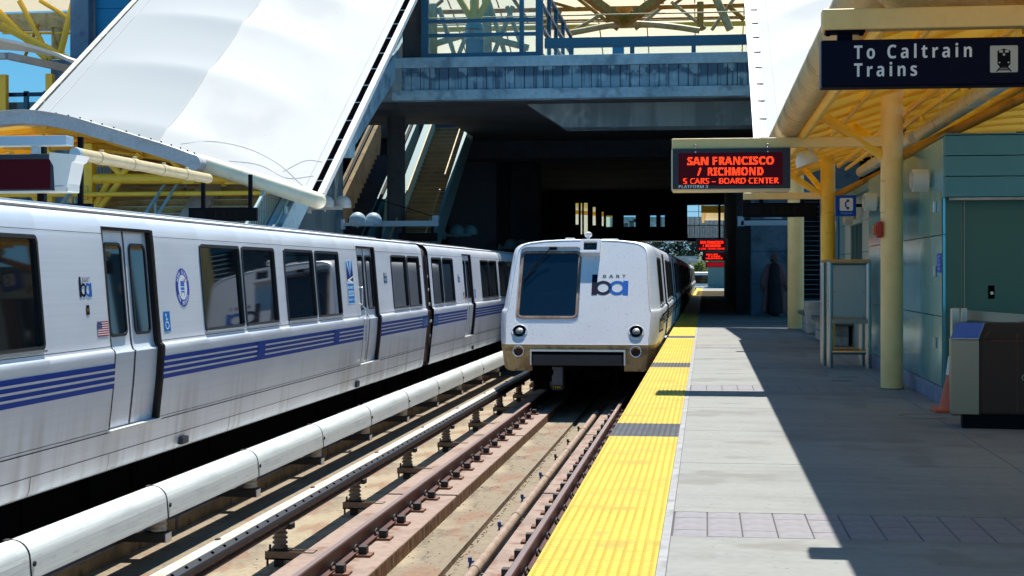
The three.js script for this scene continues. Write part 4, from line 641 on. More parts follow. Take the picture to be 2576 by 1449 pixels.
{
  const t = thing('telephone_sign', 'small blue box sign with a white handset square, mounted past the yellow column', 'sign', undefined, [0, 0, 29.5]);
  part('cabinet', [rb(2.47, 2.86, 2.585, 2.985, 0.0, 0.2, 0.015)], std([0.015, 0.075, 0.42], 0.35), t);
  part('face', card(new THREE.Vector3(2.48, 2.595, 0.0025), new THREE.Vector3(0.37, 0, 0), new THREE.Vector3(0, 0.38, 0)), printMat(256, 256, (g) => { g.fillStyle = '#1246b0'; g.fillRect(0, 0, 256, 256); g.fillStyle = '#d8dde2'; g.beginPath(); g.roundRect(48, 30, 172, 166, 20); g.fill(); g.strokeStyle = '#1246b0'; g.lineWidth = 20; g.beginPath(); g.arc(176, 113, 52, 2.2, 4.1); g.stroke(); g.fillStyle = '#1246b0'; g.beginPath(); g.roundRect(138, 48, 34, 34, 8); g.fill(); g.beginPath(); g.roundRect(138, 144, 34, 34, 8); g.fill(); g.fillStyle = '#7fa8e0'; center(g, 'Telephone', 134, 236, 'bold 30px sans-serif'); }), t);
  part('arm', [bb(2.86, 3.3, 2.76, 2.82, 0.07, 0.13)], M.black, t);
}
{
  const t = thing('fire_alarm', 'small red alarm box with amber lens on the cream column', 'alarm', undefined, [0, 0, 20.0]);
  part('case', [rb(2.19, 2.255, 1.95, 2.16, -0.13, 0.05, 0.01)], M.red, t); part('lens', [rb(2.145, 2.19, 1.99, 2.12, -0.09, 0.02, 0.01)], std([0.5, 0.13, 0.02], 0.3), t);
}
{
  const t = thing('spotlight', 'white dome floodlight hanging under the beam right of the big LED sign', 'lamp', undefined, [0, 0, 22]);
  part('shade', [new THREE.SphereGeometry(0.16, 24, 12, 0, Math.PI * 2, 0, 1.75).scale(1, 1.15, 1).rotateZ(0.35).translate(1.44, 3.08, 0)], M.lampWhite, t);
  part('bracket', [rb(1.5, 1.85, 3.33, 3.4, -0.05, 0.05, 0.01), cyl([1.47, 3.24, 0], [1.52, 3.36, 0], 0.05)], M.lampWhite, t);
  part('lens', [new THREE.CircleGeometry(0.15, 24).rotateX(Math.PI / 2).rotateZ(0.35).translate(1.45, 3.06, 0)], M.planter, t);
}
{ // stainless notice frame
  const t = thing('notice_frame', 'freestanding stainless tube frame with a blank steel back panel', 'notice board'), r = 0.05;
  for (const [d, x0, x1] of [[24.2, 1.94, 2.53], [24.85, 1.89, 2.5]]) {
    for (const x of [x0, x1]) part('leg', [cy(x, 0, d, x, 1.66, d, r, r, 18)], M.stainless, t);
    part('top_rail', [cy(x0, 1.66, d, x1, 1.66, d, r, r, 18), new THREE.SphereGeometry(r, 14, 10).translate(x0, 1.66, -d), new THREE.SphereGeometry(r, 14, 10).translate(x1, 1.66, -d)], M.stainlessDull, t);
    part('lower_rail', [cy(x0, 0.25, d, x1, 0.25, d, 0.038, 0.038, 14)], M.stainless, t);
  }
  part('panel', [rb(1.985, 2.485, 0.79, 1.62, 24.18, 24.24, 0.006)], phys([0.36, 0.38, 0.37], 0.34, { metalness: 0.8 }), t);
  part('panel_rivets', [[2.01, 2.46].map((x) => [0.82, 1.2, 1.59].map((y) => cyl([x, y, -24.18], [x, y, -24.176], 0.008, 0.008, 8)))], M.black, t);
  part('shelf', [rb(1.97, 2.5, 0.70, 0.775, 24.1, 24.9, 0.006)], M.stainlessDull, t);
}
{ // seats and planter farther along
  const p = thing('planter', 'round pale concrete planter standing between the bench and the thick column', 'planter', undefined, [2.68, 0, 37.4]);
  const prof = [[0.01, 0], [0.2, 0], [0.26, 0.05], [0.3, 0.75], [0.31, 0.8], [0.28, 0.82], [0.26, 0.78], [0.01, 0.76]].map(([x, y]) => new THREE.Vector2(x, y));
  part('bowl', [new THREE.LatheGeometry(prof, 32)], M.planter, p);
  const b = thing('bench', 'low bench of green stone slab on small tiled blocks behind the notice frame', 'bench');
  part('seat', [rb(2.42, 3.1, 0.42, 0.52, 31.2, 35.6, 0.02)], std([0.09, 0.13, 0.12], 0.4), b); part('seat', [rb(2.42, 2.75, 0.42, 0.52, 38.2, 40.6, 0.02)], std([0.09, 0.13, 0.12], 0.4), b);
  for (const [a, e] of [[31.5, 32.9], [33.9, 35.3], [38.4, 40.2]]) { for (let r = 0; r < 2; r++) for (let d = a; d < e - 0.2; d += 0.35) part('tile', [rb(2.5, 2.9, 0.005 + r * 0.205, 0.2 + r * 0.205, d, d + 0.34, 0.008, 1)], M.planter, b); }
}
// panelled building beside the near platform
{
  const t = thing('station_house', 'station building clad in shiny teal metal panels beside the near platform', 'building'), X = 2.66;
  part('core', [bb(X + 0.03, 8, 0, 3.0, 17.6, 25.4)], M.greenWall, t);
  const ds = [17.55, 18.35, 19.4, 20.7, 22.2, 23.8, 25.4], ys = [0.2, 1.0, 1.93, 3.03];
  for (let i = 0; i < 6; i++) for (let j = 0; j < 3; j++) part('panel', [rb(X, X + 0.03, ys[j] + 0.005, ys[j + 1] - 0.005, ds[i] + 0.004, ds[i + 1] - 0.004, 0.004, 1)], M.panel, t);
  for (let i = 0; i < 24; i++) part('skirting_tile', [rb(X - 0.012, X + 0.03, 0, 0.195, 17.54 + i * 0.328, 17.54 + i * 0.328 + 0.32, 0.006, 1)], M.skirting, t);
  for (const y of [2.2, 1.45, 0.62]) part('hinge', [rb(X - 0.02, X, y, y + 0.13, 18.02, 18.1, 0.006), cy(X - 0.022, y, 18.06, X - 0.022, y + 0.13, 18.06, 0.014)], M.stainless, t);
  part('lock', [cyl([X, 1.35, -18.75], [X - 0.015, 1.35, -18.75], 0.018), cyl([X, 1.55, -18.75], [X - 0.012, 1.55, -18.75], 0.012)], M.stainless, t);
  part('notice', [bb(X - 0.004, X, 1.5, 1.72, 17.68, 17.95)], M.blue, t);
  part('notice_print', card(new THREE.Vector3(X - 0.006, 1.5, -17.95), new THREE.Vector3(0, 0, 0.27), new THREE.Vector3(0, 0.22, 0)), printMat(128, 128, (g) => { g.fillStyle = '#2a56c8'; g.fillRect(0, 0, 128, 128); g.fillStyle = '#b8ccf4'; g.font = 'bold 20px sans-serif'; g.textAlign = 'center'; ['ALERT', 'YOU', 'CAN BE', 'NOTICED'].forEach((s, i) => g.fillText(s, 64, 26 + i * 28)); }), t);
  // front facing the camera: boarded fascia over a recessed green wall
  for (let i = 0; i < 3; i++) part('fascia_board', [rb(X + 0.005, 6, 2.35 + i * 0.232, 2.35 + i * 0.232 + 0.226, 17.42, 17.55, 0.006, 1)], M.tealBand, t);
  part('fascia_top', [bb(X + 0.005, 6, 3.046, 3.06, 17.40, 18)], M.tealSteel, t);
  part('reveal', [bb(X, 2.87, 0.2, 2.35, 17.56, 17.62)], M.greenWall, t);
  for (const [x0, x1] of [[2.875, 3.9], [3.91, 6]]) for (const [y0, y1] of [[0.02, 1.0], [1.01, 2.0], [2.01, 2.35]]) part('wall_panel', [bb(x0, x1, y0, y1 - 0.006, 17.62, 17.66)], M.greenWall, t);
  part('conduit', [cy(2.87, 0.3, 17.6, 2.87, 2.33, 17.6, 0.012), cy(2.9, 0.3, 17.6, 2.9, 2.33, 17.6, 0.008)], M.stainlessDull, t);
  part('switch_plate', [rb(3.16, 3.24, 1.2, 1.36, 17.6, 17.62, 0.004), cyl([3.2, 1.27, -17.6], [3.2, 1.27, -17.57], 0.02)], M.stainless, t);
  part('strip_light', [rb(2.72, 4.2, 2.315, 2.345, 17.44, 17.5, 0.005)], M.planter, t);
}
{ // the farther room with a window
  const t = thing('station_house', 'farther pale panelled room with a dark window behind the notice frame', 'building'), X = 2.98;
  const ds = [27, 28.4, 29.6, 32.0, 33.2, 34.5], ys = [0, 0.9, 1.9, 2.5, 3.0];
  part('core', [bb(X + 0.25, 8, 0, 3, 27, 35)], M.black, t);
  for (let i = 0; i < 5; i++) for (let j = 0; j < 4; j++) if (!(i === 2 && j > 0 && j < 3)) part('panel', [rb(X, X + 0.04, ys[j] + 0.005, ys[j + 1] - 0.005, ds[i] + 0.004, ds[i + 1] - 0.004, 0.004, 1)], i === 4 ? M.tealBand : phys([0.42, 0.52, 0.50], 0.35, { metalness: 0.3 }), t);
  part('window', [bb(X + 0.12, X + 0.14, 0.9, 2.5, 29.6, 32)], M.glass, t); part('blind', [bb(X + 0.08, X + 0.11, 1.0, 2.45, 29.65, 30.4)], M.brown, t);
  for (const d of [29.6, 30.45, 31.2, 31.95]) part('mullion', [bb(X + 0.02, X + 0.16, 0.9, 2.5, d, d + 0.05)], M.tealSteel, t);
  part('lintel', [bb(X - 0.05, X + 0.2, 2.46, 2.56, 29.5, 32.1)], M.greyTeal, t);
  part('roof_edge', [bb(X - 0.1, 8, 3.0, 3.12, 26.9, 35.1)], M.tealSteel, t);
  const w = thing('grille_wall', 'dark slatted roller grille between the thick column and the panelled room', 'grille');
  for (let i = 0; i < 26; i++) part('slat', [rb(2.6, 4.2, 0.05 + i * 0.14, 0.17 + i * 0.14, 44.3, 44.42, 0.02, 1)], M.black, w);
  part('frame', [bb(3.25, 3.5, 0, 3.9, 43.9, 44.2), bb(2.3, 4.2, 3.6, 3.9, 44.1, 44.3)], M.bluePanel, w);
}
[[18.5, 2.66, 'nearest, above the hinged panel at the building corner'], [24.0, 2.66, 'second, just left of the cream column'], [31.0, 2.98, 'third, right of the yellow column under the telephone sign'], [36.5, 3.1, 'farthest, small, left of the yellow column']].forEach(([d, x, w]) => {
  const t = thing('drum_lamp', 'white drum lamp on the wall, ' + w, 'lamp', 'drum lamps on the platform wall');
  part('drum', [cyl([x - 0.03, 2.6, -d], [x - 0.21, 2.6, -d], 0.135, 0.135, 28)], M.lampWhite, t); part('lens', [cyl([x - 0.21, 2.6, -d], [x - 0.235, 2.6, -d], 0.115, 0.1, 28)], M.planter, t); part('mount', [cyl([x, 2.6, -d], [x - 0.03, 2.6, -d], 0.07)], M.lampWhite, t);
  if (d > 34) part('backing', [bb(x - 0.01, x + 0.1, 1, 3.5, d - 0.3, d + 1)], M.bluePanel, t);
});
// fare gates and cone
function gate(x, d, label) {
  const t = thing('fare_gate', label, 'fare gate', 'fare gates', [x, 0, d]); t.rotation.y = -0.12;
  part('plinth', [bb(-0.02, 1.3, 0.0, 0.14, 0.06, 0.42)], M.black, t);
  part('front_panel', [rb(-0.13, 0.13, 0.14, 0.855, -0.02, 0.42, 0.006)], M.gateSteel, t, 'brushed steel front panel');
  
  const q = card(new THREE.Vector3(-0.125, 0.868, 0.022), new THREE.Vector3(0.25, 0, 0), new THREE.Vector3(0.06, 0.15, -0.09)); q.keepUV = true;
  part('blue_screen', q, M.gateBlue, t, 'blue sloping top plate');
  part('trim', [bar(-0.128, 0.866, -0.024, 0.128, 0.866, -0.024, 0.01, 0.01), bar(-0.13, 0.868, -0.022, -0.068, 1.018, 0.068, 0.008, 0.008), bar(0.127, 0.868, -0.022, 0.188, 1.018, 0.068, 0.008, 0.008)], M.stainless, t);
  part('side_body', [rb(0.13, 1.3, 0.14, 0.86, 0.03, 0.42, 0.008), rb(-0.06, 1.3, 0.855, 1.015, 0.075, 0.42, 0.008)], M.darkMetal, t);
  for (const [a, b] of [[0.18, 0.48], [0.485, 0.76]]) part('door', [rb(a, b, 0.16, 0.84, 0.018, 0.032, 0.003)], M.darkMetal, t);
  part('panel_line', [bb(0.479, 0.484, 0.17, 0.92, 0.016, 0.03), bb(0.175, 0.18, 0.16, 0.87, 0.016, 0.03), bar(0.18, 0.87, 0.02, 0.24, 0.95, 0.02, 0.005, 0.005), bb(0.24, 0.9, 0.847, 0.852, 0.016, 0.03), bb(0.76, 0.765, 0.16, 0.95, 0.016, 0.03)], M.brown, t);
  part('lock', [new THREE.TorusGeometry(0.025, 0.006, 6, 18).translate(0.55, 0.5, -0.012)], M.stainlessDull, t);
  return t;
}
gate(2.47, 14.95, 'brown and steel fare gate with a blue sloping top at the right edge');
gate(3.1, 15.15, 'fare gate cut by the right edge of the view, brushed steel end and blue top');
{
  const r = thing('barrier_rail', 'low grey steel barrier rail behind the fare gates', 'railing');
  part('rail', [bar(2.75, 1.05, 16.6, 3.9, 0.98, 15.9, 0.04, 0.1)], M.stainlessDull, r); part('post', [rb(2.56, 2.64, 0, 1.13, 16.3, 16.4, 0.01), rb(2.65, 2.72, 0, 1.13, 16.3, 16.4, 0.01), rb(3.85, 3.92, 0, 1.0, 15.85, 15.95, 0.01)], M.stainless, r);
  const c = thing('traffic_cone', 'orange traffic cone half hidden behind the nearer fare gate', 'traffic cone', undefined, [2.62, 0, 16.75]);
  part('cone', [new THREE.CylinderGeometry(0.035, 0.13, 0.4, 24, 1, false).translate(0, 0.23, 0)], M.orange, c); part('collar', [new THREE.CylinderGeometry(0.025, 0.05, 0.2, 24).translate(0, 0.5, 0)], M.rim, c); part('base', [rb(-0.19, 0.19, 0, 0.035, -0.19, 0.19, 0.01)], M.orange, c);
}

// ------------------------------------------------------------------ stair canopies
function stairCanopy(t, x0, x1, dA, yA0, yA1, dB, slopeY, bulge, down, split) {
  const nx = 40, nd = 60, pos = [], idx = [], nxy = (s, w) => { const d = dA + (dB - dA) * w, ribs = 0.10 * (1 - Math.abs(Math.sin((w - 0.075 * Math.sin(Math.PI * Math.min(1, s * 0.9))) * Math.PI * 4.5 + 0.5))) ** 1.3 * Math.sin(Math.PI * Math.min(1, s * 1.1)) ** 0.7; return [x0 + (x1 - x0) * s, yA0 + (yA1 - yA0) * s + bulge * Math.sin(Math.PI * s) + slopeY * (d - dA) + ribs - (down ? 0.10 * Math.exp(-w * 9) * Math.sin(Math.PI * Math.min(1, s * 1.2)) * s : 0), d]; };
  for (let lay = 0; lay < 2; lay++) for (let j = 0; j <= nd; j++) for (let i = 0; i <= nx; i++) { const [x, y, d] = nxy(i / nx, j / nd); pos.push(x, y - lay * 0.02, -d); }
  const at = (l, j, i) => l * (nx + 1) * (nd + 1) + j * (nx + 1) + i;
  for (let l = 0; l < 2; l++) for (let j = 0; j < nd; j++) for (let i = 0; i < nx; i++) { const q = [at(l, j, i), at(l, j, i + 1), at(l, j + 1, i + 1), at(l, j + 1, i)]; idx.push(...(l ? [q[0], q[2], q[1], q[0], q[3], q[2]] : [q[0], q[1], q[2], q[0], q[2], q[3]])); }
  const g = new THREE.BufferGeometry().setAttribute('position', new THREE.Float32BufferAttribute(pos, 3)); g.setIndex(idx); g.computeVertexNormals();
  if (!split) part('fabric', [g], M.fabric, t); else { const cut = (lo, hi) => { const h = g.clone(), ii = [], P0 = g.attributes.position; for (let k = 0; k < idx.length; k += 3) { const s = (P0.getX(idx[k]) + P0.getX(idx[k + 1]) + P0.getX(idx[k + 2])) / 3; const u = (s - x0) / (x1 - x0); if (u > lo && u <= hi) ii.push(idx[k], idx[k + 1], idx[k + 2]); } h.setIndex(ii); return h; }; part('fabric', [cut(-1, 0.45)], M.fabricShaded, t); part('fabric', [cut(0.45, 2)], M.fabric, t); }  // split canopy: left part takes the fabric with shade painted in
  const seam = (s, w0, w1, off = 0.006) => { const p = []; for (let k = 0; k <= 20; k++) { const [x, y, d] = nxy(s, w0 + (w1 - w0) * k / 20); p.push([x, y + off, d]); } return pipe(p, 0.008, 40, 5); };
  part('seam', [seam(0.45, 0, 1), seam(0.97, 0.02, 1), seam(0.04, 0, 1)], M.gutter, t);
  if (split) { const curve = (pts, r = 0.006) => part('seam', [pipe(pts.map(([s, w]) => { const [x, y, d] = nxy(s, w); return [x, y + 0.006, d]; }), r, 60, 5, 0.5)], M.gutter, t);
    curve([[0.52, 0.012], [0.62, 0.045], [0.74, 0.06], [0.86, 0.045], [0.96, 0.012]]); curve([[0.7, 0.008], [0.8, 0.022], [0.9, 0.016], [0.98, 0.05]]); curve([[0.88, 0.03], [0.93, 0.085], [0.985, 0.1]]); }
  return nxy;
}
function edgeRim(t, x, side, dA, y, dB, k, rim, gapM = M.void, tabM = M.rim) {
  const L = dB - dA, y1 = y + k * L;
  part('edge_gap', [bar(x + side * 0.07, y - 0.06, dA, x + side * 0.07, y1 - 0.06, dB, 0.2, 0.05)], gapM, t);
  part('edge_rim', [bar(x + side * 0.24, y - 0.09, dA - 0.1, x + side * 0.24, y1 - 0.09, dB, 0.15, 0.14)], rim ?? M.rim, t);
  for (let d = dA + 0.5; d < dB; d += 0.95) part('tab', [bar(x - side * 0.02, y + k * (d - dA) - 0.015, d, x + side * 0.18, y + k * (d - dA) - 0.015, d + 0.02, 0.05, 0.02)], tabM, t);
}
{
  const t = thing('stair_canopy', 'big white fabric canopy sloping down over the stairs behind the long train', 'canopy', 'white stair canopies');
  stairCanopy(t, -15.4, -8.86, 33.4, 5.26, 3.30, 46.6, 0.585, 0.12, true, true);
  edgeRim(t, -8.86, 1, 33.4, 3.34, 46.6, 0.585); edgeRim(t, -15.4, -1, 33.6, 5.24, 46.6, 0.585, M.coverCream);
  // curved fascia at the foot of the slope and the round edge tube beyond it
  const X = (x) => x * 0.933, Y = (y) => 1.5 + (y - 1.5) * 0.933, top = [[-20, 5.05], [-18.5, 5.32], [-17.6, 5.40], [-16.5, 5.47], [-15.5, 5.33], [-14.6, 5.08], [-13.6, 4.78], [-12.8, 4.53], [-12.25, 4.33]];
  const C = new THREE.CatmullRomCurve3(top.map(([x, y]) => new THREE.Vector3(X(x), Y(y), 0))).getPoints(50);
  part('fascia', [prism([...C.map((p) => [p.x, p.y]), ...C.slice().reverse().map((p) => [p.x - 0.02, p.y - 0.30])], 32.75, 33.2)], M.gutter, t);
  part('fascia_lip', [prism([...C.map((p) => [p.x, p.y + 0.015]), ...C.slice().reverse().map((p) => [p.x, p.y + 0.002])], 32.7, 33.42)], M.rim, t);
  part('fascia_bolt', C.filter((_, i) => i % 2 === 0).map((p) => rb(p.x - 0.015, p.x + 0.015, p.y + 0.01, p.y + 0.05, 33.3, 33.34, 0.005, 1)), M.black, t);
  part('fascia_end', [cy(X(-12.25), Y(4.33) - 0.17, 32.72, X(-12.25), Y(4.33) - 0.17, 33.22, 0.18, 0.18, 24)], M.gutter, t);
  part('soffit', [prism([...C.map((p) => [p.x, p.y - 0.28]), ...C.slice().reverse().map((p) => [p.x, p.y - 0.25])], 33.2, 38.4)], M.soffit, t);
  for (let d = 33.9; d < 38; d += 0.9) part('soffit_rib', [prism([...C.map((p) => [p.x, p.y - 0.4]), ...C.slice().reverse().map((p) => [p.x, p.y - 0.27])], d, d + 0.1)], M.paint, t);
  part('edge_tube', [cy(X(-12.35), Y(4.25) - 0.03, 33.35, -8.66, 3.12, 33.2, 0.185, 0.185, 24), new THREE.SphereGeometry(0.185, 20, 12).translate(-8.66, 3.12, -33.2)], M.tubeEdge, t);
  for (let d = 34.6; d < 46; d += 2.2) { const y = 3.30 + 0.585 * (d - 33.4); part('rafter', [bar(-8.9, y - 0.22, d, -15.3, y + 1.74, d, 0.14, 0.3)], M.paint, t); }
  part('rafter', [bar(-15.3, 4.95, 33.5, -15.3, 12.6, 46.5, 0.15, 0.25), bar(-11, 3.6, 33.6, -11, 11.2, 46.5, 0.12, 0.25), bar(-13, 4.25, 33.6, -13, 11.8, 46.5, 0.12, 0.25)], M.paint, t);
}
{
  const t = thing('stair_canopy', 'white fabric stair canopy rising behind the near platform canopy, beside the bridge', 'canopy', 'white stair canopies');
  stairCanopy(t, 1.41, 8.2, 33.8, 3.80, 4.9, 46.4, 0.56, 0.15, false);
  edgeRim(t, 1.41, -1, 33.8, 3.82, 46.4, 0.56, M.rim, M.ledCase, M.rim);
  for (let d = 35; d < 46; d += 2.2) { const y = 3.78 + 0.56 * (d - 33.8); part('rafter', [bar(1.2, y - 0.22, d, 8, y + 0.85, d, 0.14, 0.3)], M.paint, t); }
}
// yellow truss and posts under the left canopy
{
  const t = thing('canopy_truss', 'yellow tube truss with a square post carrying the white stair canopy at the left', 'truss');
  const q = (a, b) => [(-14.43 + (a - 220) * 0.00962) * 0.988, 1.5 + (686 - b) * 0.0093 * 0.988], D = 33.6, ln = (a, b, c, d, r, m, z = 0) => { const [x, y] = q(a, b), [u, v] = q(c, d); return cy(x, y, D + z, u, v, D + z, r, r, 14); };
  const [px] = q(220, 500);
  part('post', [rb(px - 0.16, px + 0.16, 0, 4.5, D - 0.14, D + 0.14, 0.02)], M.paint, t); part('access_plate', [rb(px - 0.09, px + 0.06, 3.2, 3.5, D - 0.146, D - 0.13, 0.003)], M.paint, t); part('plate_edge', [bb(px - 0.1, px + 0.07, 3.19, 3.51, D - 0.143, D - 0.138)], M.brownSteel, t);
  part('chord', [ln(-60, 446, 622, 452, 0.125)], M.paint, t);
  part('lower_pipe', [pipe([[q(-60, 490)[0], q(0, 490)[1], D - 0.3], [q(640, 490)[0], q(640, 489)[1], D - 0.3], [q(680, 489)[0], q(680, 489)[1], D - 0.3], [q(690, 484)[0], q(690, 480)[1], D - 0.3], [q(690, 470)[0], q(690, 462)[1], D - 0.3]], 0.055, 60, 10, 0.2)], M.paint, t);
  for (const d of [[273, 455, 236, 522], [303, 455, 240, 535], [273, 405, 306, 440], [352, 386, 306, 440], [432, 402, 472, 440], [505, 425, 478, 440], [180, 388, 138, 440], [133, 455, 182, 505], [100, 420, 138, 446], [20, 380, 60, 440], [110, 380, 60, 440], [60, 452, 100, 520], [20, 452, -20, 520]]) part('diagonal', [ln(...d, 0.075)], M.paint, t);
  { const [x, y] = q(118, 338), [u, v] = q(184, 495); part('diagonal', [bar(x, y, D - 0.35, u, v, D - 0.35, 0.13, 0.1)], M.paint, t); }
  part('upper_chord', [ln(-40, 352, 250, 360, 0.1, 0, 0.9), ln(250, 360, 520, 425, 0.08, 0, 0.9), ln(60, 345, 420, 400, 0.05, 0, 0.4), ln(-40, 400, 230, 392, 0.07, 0, 2.2)], M.paint, t);
  part('gusset', [rb(q(465, 0)[0], q(495, 0)[0], q(0, 464)[1], q(0, 440)[1], D - 0.14, D - 0.1, 0.01), rb(q(570, 0)[0], q(612, 0)[0], q(0, 466)[1], q(0, 458)[1], D - 0.14, D + 0.1, 0.01)], M.paint, t);
  const fx = thing('tube_light', 'long round tube light running away under the left canopy, pale end cap towards us', 'lamp', undefined);
  part('housing', [cy(-9.6, 3.33, 22.2, -9.6, 3.33, 28.4, 0.095, 0.095, 20)], M.tubeCream, fx); part('end_cap', [cy(-9.6, 3.33, 22.13, -9.6, 3.33, 22.2, 0.09, 0.1, 20)], M.lampBlue, fx);
  for (const d of [23.2, 24.6, 26.0, 27.2]) part('strap', [cy(-9.6, 3.33, d - 0.2, -9.6, 3.33, d + 0.05, 0.105, 0.105, 20), rb(-9.63, -9.57, 3.42, 3.47, d - 0.05, d, 0.01)], M.tubeCream, fx);
}
// stairs
function sidePoly(poly, x0, x1) { // outline in (d, y) given a width across the tracks
  const s = new THREE.Shape(poly.map(([d, y]) => new THREE.Vector2(d, y))); return new THREE.ExtrudeGeometry(s, { depth: x1 - x0, bevelEnabled: false }).rotateY(Math.PI / 2).translate(x0, 0, 0);
}
function flight(name, label, x0, x1, d0, n, m) {
  const t = thing(name, label, 'stairs', 'stairs up to the concourse');
  for (let k = 0; k < n; k++) { const s = part('step', [bb(x0, x1, Math.max(0, 0.17 * k - 0.15), 0.17 * (k + 1) - 0.022, d0 + 0.29 * k, d0 + 0.29 * (k + 1) + 0.1)], m, t); part('tread', [bb(x0, x1, 0.17 * (k + 1) - 0.02, 0.17 * (k + 1), d0 + 0.29 * k - 0.025, d0 + 0.29 * (k + 1))], M.stainlessDull, s); }
  return t;
}
{
  const t = thing('staircase', 'tan concrete stairs with teal railings rising under the big white canopy', 'stairs', 'stairs up to the concourse'), k = 0.17 / 0.29, x0 = -14.6, x1 = -9.78, D0 = 29.2, LB = 38.2, LE = 39.8;
  const Y = (d) => k * (Math.min(d, LB) - D0 + Math.max(0, d - LE));
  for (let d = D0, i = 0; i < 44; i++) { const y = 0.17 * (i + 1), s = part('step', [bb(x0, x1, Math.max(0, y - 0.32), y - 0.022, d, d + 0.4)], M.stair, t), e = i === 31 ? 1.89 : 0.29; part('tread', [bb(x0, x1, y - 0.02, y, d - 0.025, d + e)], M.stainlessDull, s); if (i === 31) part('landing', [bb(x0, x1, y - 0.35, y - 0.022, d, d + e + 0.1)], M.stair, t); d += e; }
  const low = [[30, 0.1], [38.0, 4.72], [38.1, 4.5], [39.9, 4.6], [40, 4.95], [45.3, 7.4], [48, 8.7]];
  part('stringer', [sidePoly([...low, [48, 9.5], [45.3, 8.15], [40, 5.75], [38.0, 5.55], [30, 0.85]], -9.75, -9.4)], M.concreteLight, t);
  const top2 = (d) => 3.0 + 0.585 * (d - 33.4), up = (d) => d < 38 ? 0.85 + (d - 30) * 0.5875 : d < 40 ? 5.55 + (d - 38) * 0.1 : 5.75 + (d - 40) * 0.453;
  for (let d = 30.5; d < 46.5; d += 1.45) part('guard_panel', [sidePoly([[d, up(d) + 0.06], [d + 1.41, up(d + 1.41) + 0.06], [d + 1.41, Math.min(up(d + 1.41) + 0.85, top2(d + 1.41))], [d, Math.max(up(d) + 0.08, Math.min(up(d) + 0.85, top2(d)))]], -9.55, -9.5)], M.tealSteel, t);
  part('guard_post', Array.from({ length: 11 }, (_, i) => bar(-9.46, up(30.5 + i * 1.45) - 0.1, 30.48 + i * 1.45, -9.46, Math.min(up(30.5 + i * 1.45) + 0.92, Math.max(up(30.5 + i * 1.45), top2(30.5 + i * 1.45))), 30.48 + i * 1.45, 0.06, 0.06)), M.greyTeal, t);
  for (const x of [-14.5, -9.9]) { part('handrail', [bar(x, Y(30) + 1.0, 30, x, Y(38.2) + 1.0, 38.2, 0.06, 0.06), bar(x, Y(30) + 0.2, 30, x, Y(38.2) + 0.2, 38.2, 0.05, 0.05)], M.greyTeal, t); part('balusters', Array.from({ length: 42 }, (_, i) => bb(x - 0.012, x + 0.012, Y(30.2 + i * 0.19) + 0.2, Y(30.2 + i * 0.19) + 1.0, 30.2 + i * 0.19, 30.225 + i * 0.19)), M.greyTeal, t); }
  part('center_rail', [bar(-12.4, Y(30) + 0.95, 30, -12.4, Y(38) + 0.95, 38, 0.05, 0.05), bar(-12.1, Y(30) + 0.95, 30, -12.1, Y(38) + 0.95, 38, 0.05, 0.05), ...[31, 33, 35, 37].map((d) => bb(-12.42, -12.38, Y(d), Y(d) + 0.95, d, d + 0.04))], M.greyTeal, t);
  part('center_slope', [sidePoly([[30, Y(30)], [38, Y(38)], [38, Y(38) + 0.25], [30, Y(30) + 0.25]], -12.05, -11.5)], M.planter, t);
  part('landing_wall', [rb(-9.75, -9.42, 0, 2.6, 33.2, 33.5, 0.02)], M.tealSteel, t);
}
{
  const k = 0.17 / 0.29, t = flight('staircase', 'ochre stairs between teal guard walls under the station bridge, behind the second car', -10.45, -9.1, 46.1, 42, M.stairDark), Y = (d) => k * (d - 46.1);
  for (const [a, b] of [[-9.1, -8.98], [-10.75, -10.45]]) part('guard_wall', [sidePoly([[46.5, Y(46.5) - 0.35], [46.5, Y(46.5) + 0.65], [58, Y(58) + 0.65], [58, Y(58) - 0.35]], a, b)], M.tealSteel, t);
  part('handrail', [bar(-9.2, Y(46.5) + 0.95, 46.5, -9.2, Y(52) + 0.95, 52, 0.04, 0.04), bar(-9.2, Y(53) + 0.95, 53, -9.2, Y(58) + 0.95, 58, 0.04, 0.04), bar(-10.35, Y(46.5) + 0.95, 46.5, -10.35, Y(58) + 0.95, 58, 0.04, 0.04)], M.tan, t);
  const e = thing('escalator', 'dark escalator with pale balustrades left of the ochre stairs under the bridge', 'escalator');
  for (let i = 0; i < 30; i++) part('step', [bb(-12.5, -11.5, Math.max(0, 0.2 * i), 0.2 * (i + 1), 46.3 + i * 0.36, 46.7 + i * 0.36)], M.darkWall, e);
  for (const [a, b, m] of [[-13.0, -12.6, M.stairDark], [-11.4, -11.1, M.tealSteel]]) part('balustrade', [sidePoly([[46, -0.3], [46, 0.9], [58, 7.5], [58, 6.2]], a, b)], m, e);
  part('handrail', [bar(-12.8, 0.98, 46, -12.8, 7.6, 58, 0.1, 0.06), bar(-11.25, 0.98, 46, -11.25, 7.6, 58, 0.1, 0.06)], M.black, e);
}
